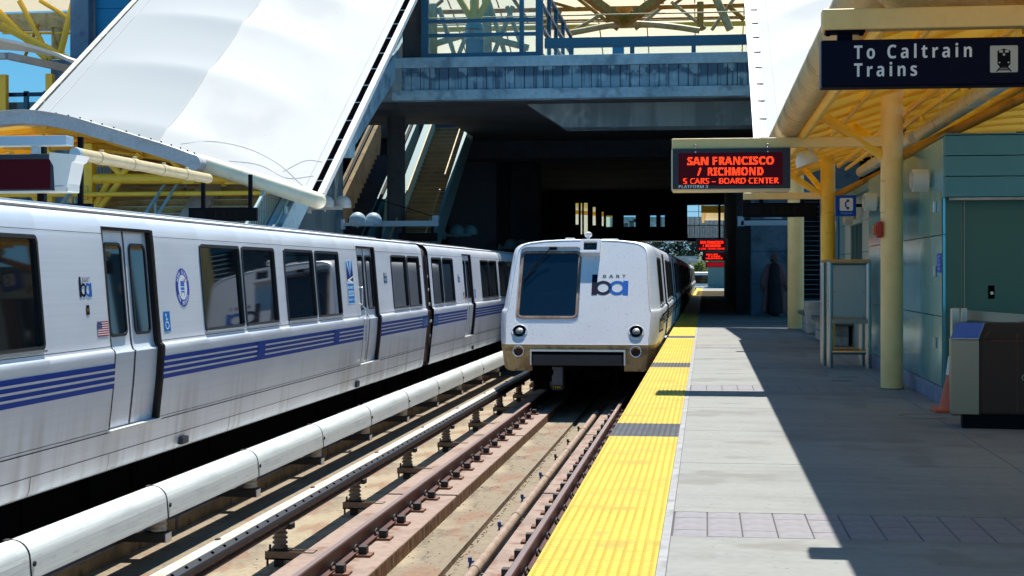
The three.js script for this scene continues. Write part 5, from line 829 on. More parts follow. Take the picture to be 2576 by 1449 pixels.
// ------------------------------------------------------------------ station bridge and concourse over the tracks
{
  const t = thing('station_bridge', 'weathered blue grey concrete bridge of the station crossing over the tracks', 'bridge'), D = 45.3;
  part('coping', [rb(-9.5, 10, 7.74, 8.06, D, D + 0.5, 0.02)], M.concreteLight, t);
  part('bottom_band', [bb(-9.5, 10, 6.76, 7.06, D, D + 0.5)], M.concreteLight, t);
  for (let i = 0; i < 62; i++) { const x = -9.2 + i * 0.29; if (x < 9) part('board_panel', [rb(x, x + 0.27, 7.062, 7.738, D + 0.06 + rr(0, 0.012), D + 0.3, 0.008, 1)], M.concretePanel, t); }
  part('panel_back', [bb(-9.4, 10, 7.05, 7.75, D + 0.12, D + 0.5)], M.concreteDark, t); part('panel_end', [bb(-9.5, -9.2, 7.06, 7.74, D, D + 0.5)], M.concrete, t);
  part('end_haunch', [prism([[-9.5, 6.76], [-10.3, 6.76], [-10.6, 6.5], [-10.6, 7.3], [-9.5, 8.06]], D + 0.05, D + 0.45)], M.concrete, t);
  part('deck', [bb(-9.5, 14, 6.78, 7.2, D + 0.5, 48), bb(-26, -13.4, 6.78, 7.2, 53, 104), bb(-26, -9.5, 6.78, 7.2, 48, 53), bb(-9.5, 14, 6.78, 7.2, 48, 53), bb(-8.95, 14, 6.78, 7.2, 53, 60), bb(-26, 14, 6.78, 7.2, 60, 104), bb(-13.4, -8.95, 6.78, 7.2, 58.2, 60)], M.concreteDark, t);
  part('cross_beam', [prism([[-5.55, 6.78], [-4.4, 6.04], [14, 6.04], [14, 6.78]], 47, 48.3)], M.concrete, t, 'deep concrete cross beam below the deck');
  part('added_dark_screen', [bb(-18, -8.6, 6.8, 7.7, 58.6, 58.9)], M.darkWall, t);  // added dark strip, hides the bright roof fabric seen through the deck opening
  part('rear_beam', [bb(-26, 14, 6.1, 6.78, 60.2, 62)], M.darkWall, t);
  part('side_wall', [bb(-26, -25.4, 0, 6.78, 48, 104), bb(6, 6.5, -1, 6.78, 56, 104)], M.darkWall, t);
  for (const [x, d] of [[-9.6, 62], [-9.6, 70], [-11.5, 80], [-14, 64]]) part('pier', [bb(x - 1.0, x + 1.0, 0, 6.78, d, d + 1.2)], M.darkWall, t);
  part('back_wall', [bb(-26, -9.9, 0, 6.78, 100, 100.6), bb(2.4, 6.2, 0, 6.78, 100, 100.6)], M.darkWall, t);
}
{
  const w = thing('concrete_wall', 'blue lit concrete wall with block joints behind the pink cloaked figure', 'wall');
  for (let j = 0; j < 5; j++) for (let i = 0; i < 3; i++) part('block', [rb(1.58 + i * 1.25, 2.82 + i * 1.25, j * 1.12, j * 1.12 + 1.112, 53.6 + (i ? 0 : 0.0), 55, 0.01, 1)], M.blueConcrete, w);
  part('pier', [bb(1.1, 1.575, 0, 5.6, 55.2, 60)], M.concreteDark, w); part('dark_wall', [bb(1.2, 6, 0, 6.5, 60, 100)], M.darkWall, w);
}
for (const [x, w, d, r, label] of [[-12.1, 1.15, 46.2, 0, 'square concrete column left of the escalator under the bridge'], [-10.45, 0.62, 50.5, 1, 'round concrete column between the escalator and the ochre stairs'], [-7.9, 1.2, 66, 0, 'dark square column right of the ochre stairs']]) {
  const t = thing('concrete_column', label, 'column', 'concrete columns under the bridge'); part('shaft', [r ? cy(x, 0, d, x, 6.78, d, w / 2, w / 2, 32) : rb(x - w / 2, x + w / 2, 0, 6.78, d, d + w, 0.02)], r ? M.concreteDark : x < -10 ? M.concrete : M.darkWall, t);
  part('base', [r ? cy(x, 0, d, x, 0.1, d, w / 2 + 0.05, w / 2 + 0.05, 32) : rb(x - w / 2 - 0.03, x + w / 2 + 0.03, 0, 0.1, d - 0.03, d + w + 0.03, 0.01)], M.concreteDark, t);
}
function domeLamp(x, y, d, label, m = M.lampWhite) {
  const t = thing('dome_lamp', label, 'lamp', 'dome lamps on the far platform', [x, y, d]);
  for (const o of [0, 0.42]) { part('dome', [new THREE.SphereGeometry(0.26, 24, 12, 0, Math.PI * 2, 0, Math.PI / 2).translate(o, 0, -o * 0.8)], m, t); part('skirt', [new THREE.CylinderGeometry(0.265, 0.25, 0.09, 24, 1, true).translate(o, -0.05, -o * 0.8), new THREE.CircleGeometry(0.25, 24).rotateX(Math.PI / 2).translate(o, -0.09, -o * 0.8)], m, t); }
  part('arm', [bb(-0.45, 0.5, -0.16, -0.06, -0.06, 0.06), bb(-0.5, -0.42, -0.26, 0.04, -0.1, 0.1), new THREE.CylinderGeometry(0.02, 0.02, 0.4).translate(0, -0.02, 0)], m, t);
}
domeLamp(-10.75, 3.45, 42, 'pair of white dome lamps at the foot of the canopy edge');
domeLamp(-10.6, 3.1, 45.4, 'pair of bluish dome lamps at the left end of the pale arm', M.lampBlue);
domeLamp(-8.75, 2.95, 53, 'pair of teal dome lamps at the foot of the ochre stairs', M.tealSteel);
domeLamp(-8.0, 2.65, 62, 'pair of dim dome lamps near the dark LED sign', M.tealSteel);
{
  const a = thing('sign_arm', 'long pale arm over the second train car carrying a dark exit sign', 'bracket', 'pale sign arms');
  part('arm', [rb(-11.4, -8.55, 3.0, 3.18, 48, 48.2, 0.01)], M.lampBlue, a); part('end_box', [rb(-8.75, -8.55, 3.15, 3.35, 48, 48.2, 0.01)], M.lampBlue, a); part('stay', [cy(-10.6, 3.9, 48.1, -8.65, 3.3, 48.1, 0.015)], M.black, a);
  exitSign('unlit dark exit sign hanging from the pale arm over the second train car', -9.85, -8.6, 2.52, 2.78, 48.1, 3.0, { hang: [-9.7, -8.75] });
  const b = thing('sign_arm', 'pale blue arm from the shaded wall above the small red LED signs', 'bracket', 'pale sign arms');
  part('arm', [rb(1.1, 2.7, 2.98, 3.14, 48, 48.2, 0.01)], M.lampBlue, b); part('end_box', [rb(1.0, 1.2, 2.96, 3.28, 48, 48.2, 0.01)], M.lampBlue, b); part('lamp', [new THREE.SphereGeometry(0.3, 20, 10, 0, Math.PI * 2, 0, Math.PI / 2).translate(2.1, 3.3, -48.6), cy(2.1, 3.2, 48.6, 2.1, 3.3, 48.6, 0.3, 0.3, 20)], M.lampBlue, b); part('stay', [cy(1.15, 3.28, 48.1, 2.7, 3.5, 48.1, 0.015)], M.black, b);
  ledSign('dark LED sign with a few red dots, left of the white cab', -7.75, -6.35, 2.28, 2.75, 62, M.ledDim, { case: M.ledCase, group: 'dark LED platform signs', depth: 0.25 });
}
// upper level: glazed enclosure, railing, roof trusses and the translucent roof beyond
{
  const t = thing('glass_enclosure', 'blue framed glass enclosure standing on the station bridge', 'enclosure', undefined), D = 45.6, x0 = -8.65, x1 = -4.98;
  for (const y of [8.07, 8.72, 9.16, 10.2]) part('transom', [bb(x0, x1, y, y + (y < 8.1 ? 0.15 : 0.1), D, D + 0.14)], M.steel, t);
  for (const [x, w] of [[x0, 0.22], [-5.62, 0.13], [-5.12, 0.22]]) part('mullion', [bb(x, x + w, 8.06, 10.3, D - 0.01, D + 0.16)], M.steel, t);
  for (const [a, b] of [[x0 + 0.22, -5.62], [-5.49, -5.12]]) for (const [p, q] of [[8.22, 8.72], [8.82, 9.16], [9.26, 10.2]]) part('pane', [bb(a, b, p, q, D + 0.06, D + 0.07)], M.pane, t);
  for (const d of [47.8, 50, 52.5, 55.5]) part('side_mullion', [bb(-5.0, -4.88, 8.06, 10.3, d, d + 0.14)], M.steel, t);
  for (const y of [8.07, 8.9, 9.6, 10.2]) part('side_transom', [bb(-5.0, -4.88, y, y + 0.1, D + 0.16, 55.6)], M.steel, t);
  for (const [a, b] of [[45.8, 47.8], [47.94, 50], [50.14, 52.5], [52.64, 55.5]]) part('pane', [bb(-4.95, -4.94, 8.17, 10.2, a, b)], M.pane, t);
  const r = thing('railing', 'blue steel railing with glass panes on the station bridge', 'railing');
  part('top_rail', [bb(-4.85, 9, 8.32, 8.62, D, D + 0.16)], M.steel, r); part('bottom_rail', [bb(-4.85, 9, 8.06, 8.09, D + 0.02, D + 0.12)], M.steel, r);
  for (const x of [-4.1, -2.26, -0.42, 1.42]) part('post', [bb(x, x + 0.13, 8.06, 8.32, D, D + 0.14)], M.steel, r);
  for (const [a, b] of [[-4.85, -4.1], [-3.97, -2.26], [-2.13, -0.42], [-0.29, 1.42]]) part('pane', [bb(a, b, 8.09, 8.32, D + 0.06, D + 0.07)], M.pane, r);
  const k = thing('kiosk', 'small bright blue box standing behind the bridge railing', 'box'); part('body', [rb(-2.85, -2.5, 7.2, 8.52, 46.6, 46.9, 0.01)], std([0.02, 0.22, 0.4], 0.4), k); part('cap', [rb(-2.87, -2.48, 8.5, 8.53, 46.58, 46.92, 0.005)], M.steel, k);
  const c = thing('concrete_column', 'dark concrete column left of the glass enclosure on the bridge', 'column', 'concrete columns on the upper level'); part('shaft', [rb(-9.3, -8.68, 7.2, 13, 45.9, 46.6, 0.02)], M.concreteDark, c); part('base', [rb(-9.35, -8.66, 7.2, 7.4, 45.88, 46.65, 0.02)], M.concreteDark, c);
  const c2 = thing('concrete_column', 'round grey concrete column with a steel collar behind the glass enclosure', 'column', 'concrete columns on the upper level'); part('shaft', [cy(-7.75, 7.2, 50.5, -7.75, 9.65, 50.5, 0.3, 0.3, 28)], M.concrete, c2); part('collar', [cy(-7.75, 9.35, 50.5, -7.75, 9.65, 50.5, 0.33, 0.33, 28), cy(-7.75, 9.72, 50.5, -7.75, 9.9, 50.5, 0.33, 0.28, 28)], M.stainlessDull, c2);
  part('steel_branch', [cy(-7.75, 9.9, 50.5, -7.75, 11, 50.5, 0.16), cy(-7.75, 9.9, 50.5, -6.6, 12, 50.5, 0.11), cy(-7.75, 9.9, 50.5, -9, 12, 50.5, 0.11)], M.paint, c2);
  ledSign('thin upper level LED sign with red text, seen through the glass enclosure', -7.1, -5.9, 8.98, 9.12, 52, ledMat(256, 32, (g) => { g.fillRect(20, 12, 50, 10); g.fillRect(95, 12, 30, 10); g.fillRect(145, 12, 90, 10); }, 2, 500), { case: M.navy, depth: 0.15 });
  const pst = thing('concrete_column', 'dark blue concrete column at the upper left beside the blue panelled wall', 'column', 'concrete columns on the upper level');
  part('shaft', [rb(-19.5, -18.9, 0, 14, 44.6, 45.2, 0.02)], M.blueConcrete, pst); part('pier', [rb(-19.95, -17.4, 0, 8.05, 44.2, 44.9, 0.03)], M.blueConcrete, pst);
}
{
  const t = thing('roof_truss', 'brown and yellow steel roof trusses above the station bridge', 'truss');
  const q = (a, b, D = 65) => [(a - 1775) * (a < 250 ? 0.000274 : 0.000263) * D, 1.5 + (686 - b) * (a < 250 ? 0.000276 : 0.000267) * D, D], ln = (a, b, c, d, r, D = 65, D2 = D) => { const [x, y, z] = q(a, b, D), [u, v, w] = q(c, d, D2); return cy(x, y, z, u, v, w, r, r, 12); };
  part('beam', [bb(q(1000, 0)[0], 8, q(0, 53)[1], q(0, 43)[1], 70, 70.3)], M.paint, t);
  for (const [y, r] of [[30, 0.11], [58, 0.05], [-20, 0.12]]) part('chord', [ln(1000, y, 2300, y, r)], M.paintDeep, t);
  part('tie_rod', [ln(1000, 64, 2300, 62, 0.03), ln(1000, 46, 2300, 46, 0.03, 60)], M.tan, t);
  part('arch', [pipe([[1420, 92], [1470, 84], [1530, 74], [1585, 70], [1640, 73], [1700, 80], [1760, 90]].map(([a, b]) => q(a, b, 62)), 0.13, 40, 12, 0.5)], M.tan, t);
  for (const [a, b, c, d, r, m] of [[1440, 86, 1525, 40, 0.075, 0], [1530, 45, 1548, 78, 0.13, 1], [1384, 10, 1450, 30, 0.08, 1], [1400, 52, 1412, 30, 0.1, 1], [1600, 84, 1660, 36, 0.075, 0], [1556, 84, 1440, -8, 0.08, 1], [1690, 18, 1775, 86, 0.075, 0], [1762, 20, 1762, 90, 0.14, 1], [1800, 10, 1836, 90, 0.17, 0], [1848, 10, 1790, 90, 0.075, 0], [1830, 30, 1870, 66, 0.1, 1], [1640, 20, 1720, -10, 0.07, 1], [1700, 22, 1760, -20, 0.07, 1], [1150, 140, 1200, 20, 0.1, 0], [1100, 20, 1140, 140, 0.1, 0], [1230, 10, 1270, 140, 0.1, 0], [1290, 20, 1240, 140, 0.1, 0], [1085, 140, 1085, 10, 0.18, 0], [1225, 140, 1222, 0, 0.2, 0], [1320, 140, 1275, 20, 0.1, 0], [1060, 40, 1110, 0, 0.08, 1], [1330, 60, 1290, 0, 0.08, 1], [1090, 110, 1180, 85, 0.14, 0], [1180, 85, 1330, 125, 0.14, 0], [-40, 0, 120, 150, 0.14, 0], [0, 60, 190, 160, 0.16, 0], [45, 0, 130, 150, 0.1, 0], [100, 0, 190, 55, 0.08, 0], [150, 150, 190, 0, 0.12, 0], [95, 60, 60, 140, 0.06, 1], [130, 60, 150, 130, 0.06, 1], [0, 80, 190, 84, 0.05, 0]]) part('diagonal', [ln(a, b, c, d, r, a < 200 ? 52 : 64)], m ? M.paintDeep : a < 200 ? M.paint : M.tan, t);
  part('tree_head', [[1400, -30], [1490, -60], [1650, -60], [1790, -30]].map(([a, b], i) => { const [x, y, z] = q(1572, 68, 62), [u, v] = q(a, b, 62); return bar(x, y, z, u, v, i === 1 || i === 2 ? 70 : 58, 0.3, 0.34); }), M.paintDeep, t);
  part('tree_hub', [cy(...q(1572, 30, 62), ...q(1572, 78, 62), 0.35, 0.16, 12)], M.paintDeep, t);
  const xL = (a) => (a - 1775) * 0.000274 * 52;
  part('upper_beam', [bb(-32, -20, 10.3, 10.9, 52, 52.4)], M.tan, t); part('upper_roof', [bar(-32, 11.9, 54, -20, 11.9, 54, 6, 0.06)], M.fabricBack, t);
  part('upper_post', [cy(xL(142), 0, 52.2, xL(142), 10.8, 52.2, 0.24, 0.24, 24), cy(xL(142), 10.35, 52.2, xL(142), 10.5, 52.2, 0.32, 0.32, 24)], M.tan, t);
  part('upper_post', [bb(xL(35), xL(52), 4, 9.3, 50, 50.2)], M.paint, t);
  const f = thing('roof_fabric', 'cream translucent roof fabric glowing behind the station roof trusses', 'roof');
  const pr = []; for (let i = 0; i <= 16; i++) { const a = i / 16; pr.push([74 + 22 * a, 16.5 - 9.3 * a * a]); }
  part('membrane', [sidePoly([...pr, ...pr.slice().reverse().map(([d, y]) => [d, y - 0.02])], -27, 16)], M.fabricBack, f);
  for (let x = -24; x < 14; x += 2.6) part('batten', [sidePoly([...pr.map(([d, y]) => [d, y - 0.03]), ...pr.slice().reverse().map(([d, y]) => [d, y - 0.1])], x, x + 0.06)], M.tan, f);
  part('sill_wall', [bb(-27, 16, 7.2, 8.35, 95.5, 95.7)], M.planter, f);
}
{ // blue panelled wall and the glazed pavilion at the upper left
  const t = thing('panelled_wall', 'bright blue panelled wall with a dark window behind the big white canopy', 'wall'), D = 45.0;
  for (let j = 0; j < 6; j++) for (let i = 0; i < 4; i++) { const x = -18.85 + i * 1.08, y = 4.6 + j * 1.28; if (!(i === 1 && j === 4)) part('panel', [rb(x, x + 1.07, y, y + 1.27, D, D + 0.06, 0.006, 1)], M.bluePanel, t); }
  part('window', [bb(-17.75, -16.2, 9.4, 9.98, D - 0.005, D + 0.03)], M.navy, t); part('window_frame', [bb(-17.77, -15.6, 9.72 + 0.26, 10.02, D - 0.01, D + 0.05), bb(-17.79, -17.74, 9.38, 10.0, D - 0.01, D + 0.05), bb(-17.77, -15.6, 9.36, 9.41, D - 0.01, D + 0.05)], M.bluePanel, t); part('core', [bb(-18.85, -14.6, 4, 13, D + 0.07, D + 0.4)], M.concreteDark, t);
  const p = thing('pavilion', 'glazed pavilion with yellow posts and a white vaulted roof at the far upper left', 'building');
  const arch = []; for (let i = 0; i <= 14; i++) { const a = i / 14, x = -21.7 + 3.7 * a; arch.push([x, 7.6 + 0.78 * Math.cos(a * Math.PI / 2) ** 0.8]); }
  part('roof', [prism([[-26, 7.7], [-25, 8.15], [-23, 8.4], ...arch, ...arch.slice().reverse().map(([x, y]) => [x, y - 0.09]), [-23, 8.28], [-26, 7.6]], 41.0, 43.6)], M.fabric, p);
  part('roof_edge', [prism([[-26, 7.5], [-19.8, 7.6], [-19.8, 7.78], [-26, 7.72]], 40.85, 41.05), bar(-19.8, 7.7, 41, -17.9, 7.4, 43.6, 0.15, 0.2)], M.gutter, p);
  for (const x of [-20.15, -18.75]) part('post', [bb(x, x + 0.2, 0, 7.2, 41.2, 41.4)], M.paint, p);
  for (const y of [4.3, 5.1, 5.9, 6.6]) part('transom', [bb(-26, -17.9, y, y + 0.11, 41.5, 41.6)], M.navy, p);
  for (const x of [-24, -22.5, -20.95, -20.5, -19.55, -18.95, -18.2]) part('mullion', [bb(x, x + 0.12, 3.5, 6.75, 41.5, 41.61)], M.steel, p);
  part('glazing', [bb(-26, -17.9, 3.5, 6.7, 41.56, 41.57)], M.pane, p); part('brace', [cy(-21.1, 7.1, 41.2, -20.2, 6.4, 41.2, 0.05)], M.paint, p);
}
// far end of the station: control room bridge, opening, platform roof beyond
{
  const t = thing('control_room', 'black control room bridge with lit windows crossing the far end of the station', 'building'), D = 98;
  const X = (px) => (px - 1775) * 0.02595, Y = (py) => 1.5 + (686 - py) * 0.0261;
  const wins = [[1451, 1459, 512, 566], [1464, 1468, 512, 590], [1472, 1482, 512, 590], [1494, 1502, 522, 568], [1517, 1522, 535, 570], [1528, 1544, 544, 572], [1572, 1602, 544, 572], [1638, 1653, 544, 572], [1664, 1674, 544, 572]];
  let x = 1385; const pieces = [bb(X(1385), X(1730), Y(505), 6.78, D, D + 3.2), bb(X(1385), X(1730), Y(607), Y(590), D, D + 3.2)];
  for (const [a, b, y0, y1] of wins) { pieces.push(bb(X(x), X(a), Y(590), Y(505), D, D + 0.3)); if (y1 < 590) pieces.push(bb(X(a), X(b), Y(590), Y(y1), D, D + 0.3)); if (y0 > 505) pieces.push(bb(X(a), X(b), Y(y0), Y(505), D, D + 0.3)); x = b; }
  pieces.push(bb(X(x), X(1730), Y(590), Y(505), D, D + 0.3));
  part('wall', pieces, M.black, t);
  wins.forEach(([a, b, y0, y1], i) => part('pane', [bb(X(a), X(b), Y(y1), Y(y0), D + 0.1, D + 0.11)], i > 4 ? phys([0.75, 0.95, 1], 0.02, { transmission: 1 }) : M.pane, t));
  part('desk', [bb(X(1585), X(1596), Y(572), Y(556), D + 0.6, D + 0.9), bb(X(1596), X(1603), Y(560), Y(552), D + 0.6, D + 0.9), new THREE.SphereGeometry(0.16, 10, 8).translate(X(1577), Y(567), -D - 0.5)], M.black, t);
  const w = thing('walkway', 'open walkway with a barred railing beside the control room, sky behind', 'walkway');
  part('floor', [bb(X(1730), X(1845), Y(609), Y(600), D, D + 3)], M.darkWall, w); part('lintel', [bb(X(1725), X(1905), Y(518), 6.8, D, D + 1)], mottled(256, 2, [0.1, 0.1, 0.06], [0.08, 0.08, 0.05], [0.05, 0.05, 0.035], 95, 0.9), w);
  part('railing', [bb(X(1730), X(1835), Y(570), Y(568), D, D + 0.06), ...Array.from({ length: 27 }, (_, i) => bb(X(1731 + i * 4), X(1732.2 + i * 4), Y(600), Y(570), D, D + 0.03))], M.tan, w); part('post', [bb(X(1806), X(1812), Y(600), Y(518), D + 0.2, D + 0.4)], M.black, w);
  part('jamb', [bb(X(1834), X(1905), 3.0, 6.8, D - 1, D + 2)], M.darkWall, w);
  const f = thing('retaining_wall', 'pale ribbed concrete parapet of the road beyond the walkway', 'wall'); const g = (px) => (px - 1775) * 0.0422;
  for (let i = 0; i < 30; i++) part('rib', [bb(g(1500) + i * 0.5, g(1500) + i * 0.5 + 0.44, 5.05, 7.35, 159.9, 160.2)], M.planter, f); part('core', [bb(g(1490), g(1850), 5.0, 7.4, 160.2, 161)], M.planter, f); part('pipe_rail', [bb(g(1490), g(1850), 7.9, 7.96, 160.3, 160.36), ...[1620, 1690, 1757, 1800].map((p) => bb(g(p), g(p) + 0.08, 7.4, 8.9, 160.3, 160.4))], M.tealSteel, f);
  part('pier', [bb(g(1500), g(1520), -1, 5, 160, 161)], M.planter, f); part('pier', [bb(g(1838), g(1850), -1, 5, 160, 161)], M.planter, f);
  const c = thing('platform_canopy', 'far yellow platform canopy with pale columns past the station roof', 'canopy');
  part('roof', [rb(-0.2, 9, 5.9, 6.1, 104.5, 128, 0.03)], M.soffit, c); part('edge', [bb(-0.3, -0.1, 5.7, 6.15, 104.5, 128), bb(-0.3, 9, 5.6, 6.1, 104.4, 104.6)], M.paint, c);
  part('post', [cy(1.75, 0, 108, 1.75, 5.9, 108, 0.16)], M.paint, c); for (const d of [114, 122]) part('post', [cy(2.6, 0, d, 2.6, 5.9, d, 0.2)], M.paintPale, c);
  part('brace', [bar(1.75, 4.6, 108, 3.6, 5.8, 108, 0.2, 0.2)], M.paint, c);
  const lc = thing('platform_canopy', 'far yellow canopy seen through the openings left of the control room', 'canopy');
  part('roof', [bar(-14, 6.9, 112, -6, 6.1, 112, 10, 0.15)], M.soffit, lc); part('beam', [bar(-12, 6.2, 111, -6.6, 5.7, 111, 0.3, 0.3), bar(-12, 4.2, 112, -6, 3.6, 112, 0.3, 0.3)], M.paint, lc); part('screen', [bb(-14, -7.4, 2.5, 6.8, 118, 118.1)], M.fabricBack, lc);
  const p = thing('concrete_column', 'lone blue grey square column at the far end of the near platform', 'column', undefined); part('shaft', [rb(0.22, 1.85, 0, 4.4, 148, 149.5, 0.03)], M.tealSteel, p); part('base', [rb(0.15, 1.92, 0, 0.15, 147.9, 149.6, 0.02)], M.concrete, p); part('head', [rb(-0.4, 3.4, 2.75, 3.2, 147.5, 150, 0.03)], M.darkWall, p);
}
// left platform signs
{
  const t = ledSign('LED sign box with white shaped side, far left above the train', -11.5, -8.6, 2.6, 3.12, 19.6, M.ledDim, { case: M.lampWhite, group: 'dark LED platform signs', depth: 0.4, screen: [0.05, 0.915, 0.08, 0.86] });
  part('side_shield', [prism([[-8.86, 3.14], [-8.46, 3.10], [-8.5, 3.02], [-8.54, 3.0], [-8.62, 2.62], [-8.78, 2.61], [-8.80, 2.95], [-8.86, 3.05]], -0.012, 0.4)], M.lampWhite, t);
  part('maker_mark', card(new THREE.Vector3(-8.78, 2.665, 0.0135), new THREE.Vector3(0.13, 0, 0), new THREE.Vector3(0, 0.03, 0)), clear(128, 28, (g) => { g.fillStyle = '#3a3f4a'; center(g, 'DAKTRONICS', 64, 22, 'bold 20px sans-serif', 120); }), t);
  part('mount', [rb(-12, -8.58, 3.23, 3.36, -0.1, 0.15, 0.01), bb(-9.12, -9.03, 3.12, 3.24, 0, 0.1)], M.lampBlue, t); part('post', [bb(-9.2, -9.1, 0, 3.25, 0.35, 0.45)], M.black, t);
  exitSign('dark exit sign on a black pole, cut off by the train roof at the left', -10.85, -9.85, 2.38, 2.62, 23.4, 3.7, { hang: [-10.05] });
  exitSign('dark exit sign hanging below the canopy edge in front of the tan stairs', -10.75, -9.28, 2.58, 2.86, 30.6, 3.55, { hang: [-10.45, -9.43] });
}
// person in the shade by the blue concrete wall
{
  function figure(bones, lo, hi, res, k) {
    const size = Math.max(hi[0] - lo[0], hi[1] - lo[1], hi[2] - lo[2]), mc = new MarchingCubes(res, new THREE.MeshBasicMaterial(), false, false, 400000), c = lo.map((v, i) => (v + hi[i]) / 2);
    const S = bones.map(([a, b, r, r2]) => [a, b.map((v, i) => v - a[i]), r, r2 ?? r]);
    for (let z = 0; z < res; z++) for (let y = 0; y < res; y++) for (let x = 0; x < res; x++) {
      const p = [x, y, z].map((v, i) => c[i] + ((v - res / 2) / (res / 2)) * size / 2); let acc = 0;
      for (const [a, v, r, r2] of S) { const w = [p[0] - a[0], p[1] - a[1], p[2] - a[2]], L = v[0] * v[0] + v[1] * v[1] + v[2] * v[2] || 1e-9, h = Math.min(1, Math.max(0, (w[0] * v[0] + w[1] * v[1] + w[2] * v[2]) / L)), d = Math.hypot(w[0] - v[0] * h, w[1] - v[1] * h, w[2] - v[2] * h) - (r + (r2 - r) * h); acc += Math.exp(-k * d); }
      mc.field[x + y * res + z * res * res] = Math.log(acc) / k;
    }
    mc.isolation = 0; mc.update(); const n = mc.count, g = new THREE.BufferGeometry();
    g.setAttribute('position', new THREE.BufferAttribute(mc.positionArray.slice(0, n * 3), 3)); g.setAttribute('normal', new THREE.BufferAttribute(mc.normalArray.slice(0, n * 3), 3));
    return g.scale(size / 2, size / 2, size / 2).translate(...c);
  }
  const t = thing('person', 'person in pink cap and long pink coat over dark clothes, by the blue wall', 'person', undefined, [2.33, 0, 52.4]);
  t.scale.setScalar(1.22);
  const hand = (s) => { const b = [[[s * 0.335, 0.86, 0.06], [s * 0.345, 0.79, 0.075], 0.034, 0.032]]; for (let i = 0; i < 4; i++) b.push([[s * (0.325 + 0.012 * i), 0.785, 0.045 + 0.02 * i], [s * (0.33 + 0.012 * i), 0.715 + 0.008 * Math.abs(i - 1), 0.055 + 0.02 * i], 0.011, 0.009]); b.push([[s * 0.325, 0.83, 0.1], [s * 0.305, 0.765, 0.12], 0.013, 0.01]); return b; };
  const body = [[[0, 1.62, 0.02], [0, 1.56, 0.035], 0.095, 0.08], [[0, 1.5, 0], [0, 1.42, 0], 0.058], [[0, 1.35, 0], [0, 1.0, 0], 0.15, 0.135], [[-0.15, 1.38, 0], [0.15, 1.38, 0], 0.075], [[0, 0.95, 0], [0, 0.9, 0], 0.16], [[0, 1.585, 0.11], [0, 1.565, 0.135], 0.016, 0.014]];
  for (const s of [-1, 1]) body.push([[s * 0.19, 1.37, 0], [s * 0.29, 1.1, -0.01], 0.056, 0.044], [[s * 0.29, 1.1, -0.01], [s * 0.335, 0.86, 0.06], 0.042, 0.032], [[s * 0.09, 0.92, 0], [s * 0.105, 0.5, 0.02], 0.09, 0.06], [[s * 0.105, 0.5, 0.02], [s * 0.115, 0.09, -0.01], 0.056, 0.042], [[s * 0.115, 0.045, -0.02], [s * 0.13, 0.035, 0.15], 0.045, 0.035], [[s * 0.092, 1.585, 0.0], [s * 0.1, 1.565, 0.0], 0.02], ...hand(s));
  part('body', [figure(body, [-0.9, -0.02, -0.9], [0.9, 1.78, 0.9], 120, 60)], M.skinTone, t);
  const coat = [[[0, 1.36, -0.03], [0, 0.95, -0.05], 0.165, 0.18]]; for (const s of [-1, 1]) coat.push([[s * 0.17, 1.39, -0.01], [s * 0.295, 1.08, -0.02], 0.082, 0.072], [[s * 0.295, 1.08, -0.02], [s * 0.33, 0.9, 0.04], 0.07, 0.066], [[s * 0.2, 1.2, -0.03], [s * 0.28, 0.18, -0.05], 0.06, 0.085], [[s * 0.1, 1.0, -0.12], [s * 0.14, 0.16, -0.14], 0.1, 0.11]);
  part('coat', [figure(coat, [-0.9, -0.02, -0.9], [0.9, 1.78, 0.9], 90, 40)], M.pink, t, 'long dusty pink coat');
  part('dark_dress', [figure([[[0, 1.36, 0.03], [0, 0.95, 0.05], 0.15, 0.16], [[0, 0.95, 0.05], [0, 0.2, 0.05], 0.16, 0.19]], [-0.9, -0.02, -0.9], [0.9, 1.78, 0.9], 70, 40)], M.dress, t);
  part('cap', [figure([[[0, 1.66, 0.0], [0, 1.7, -0.02], 0.112, 0.1], [[-0.06, 1.665, 0.1], [0.06, 1.665, 0.1], 0.03, 0.03], [[-0.05, 1.655, 0.15], [0.05, 1.655, 0.15], 0.014]], [-0.25, 1.5, -0.25], [0.25, 2.0, 0.25], 50, 60)], M.pink, t, 'dusty pink cap');
}
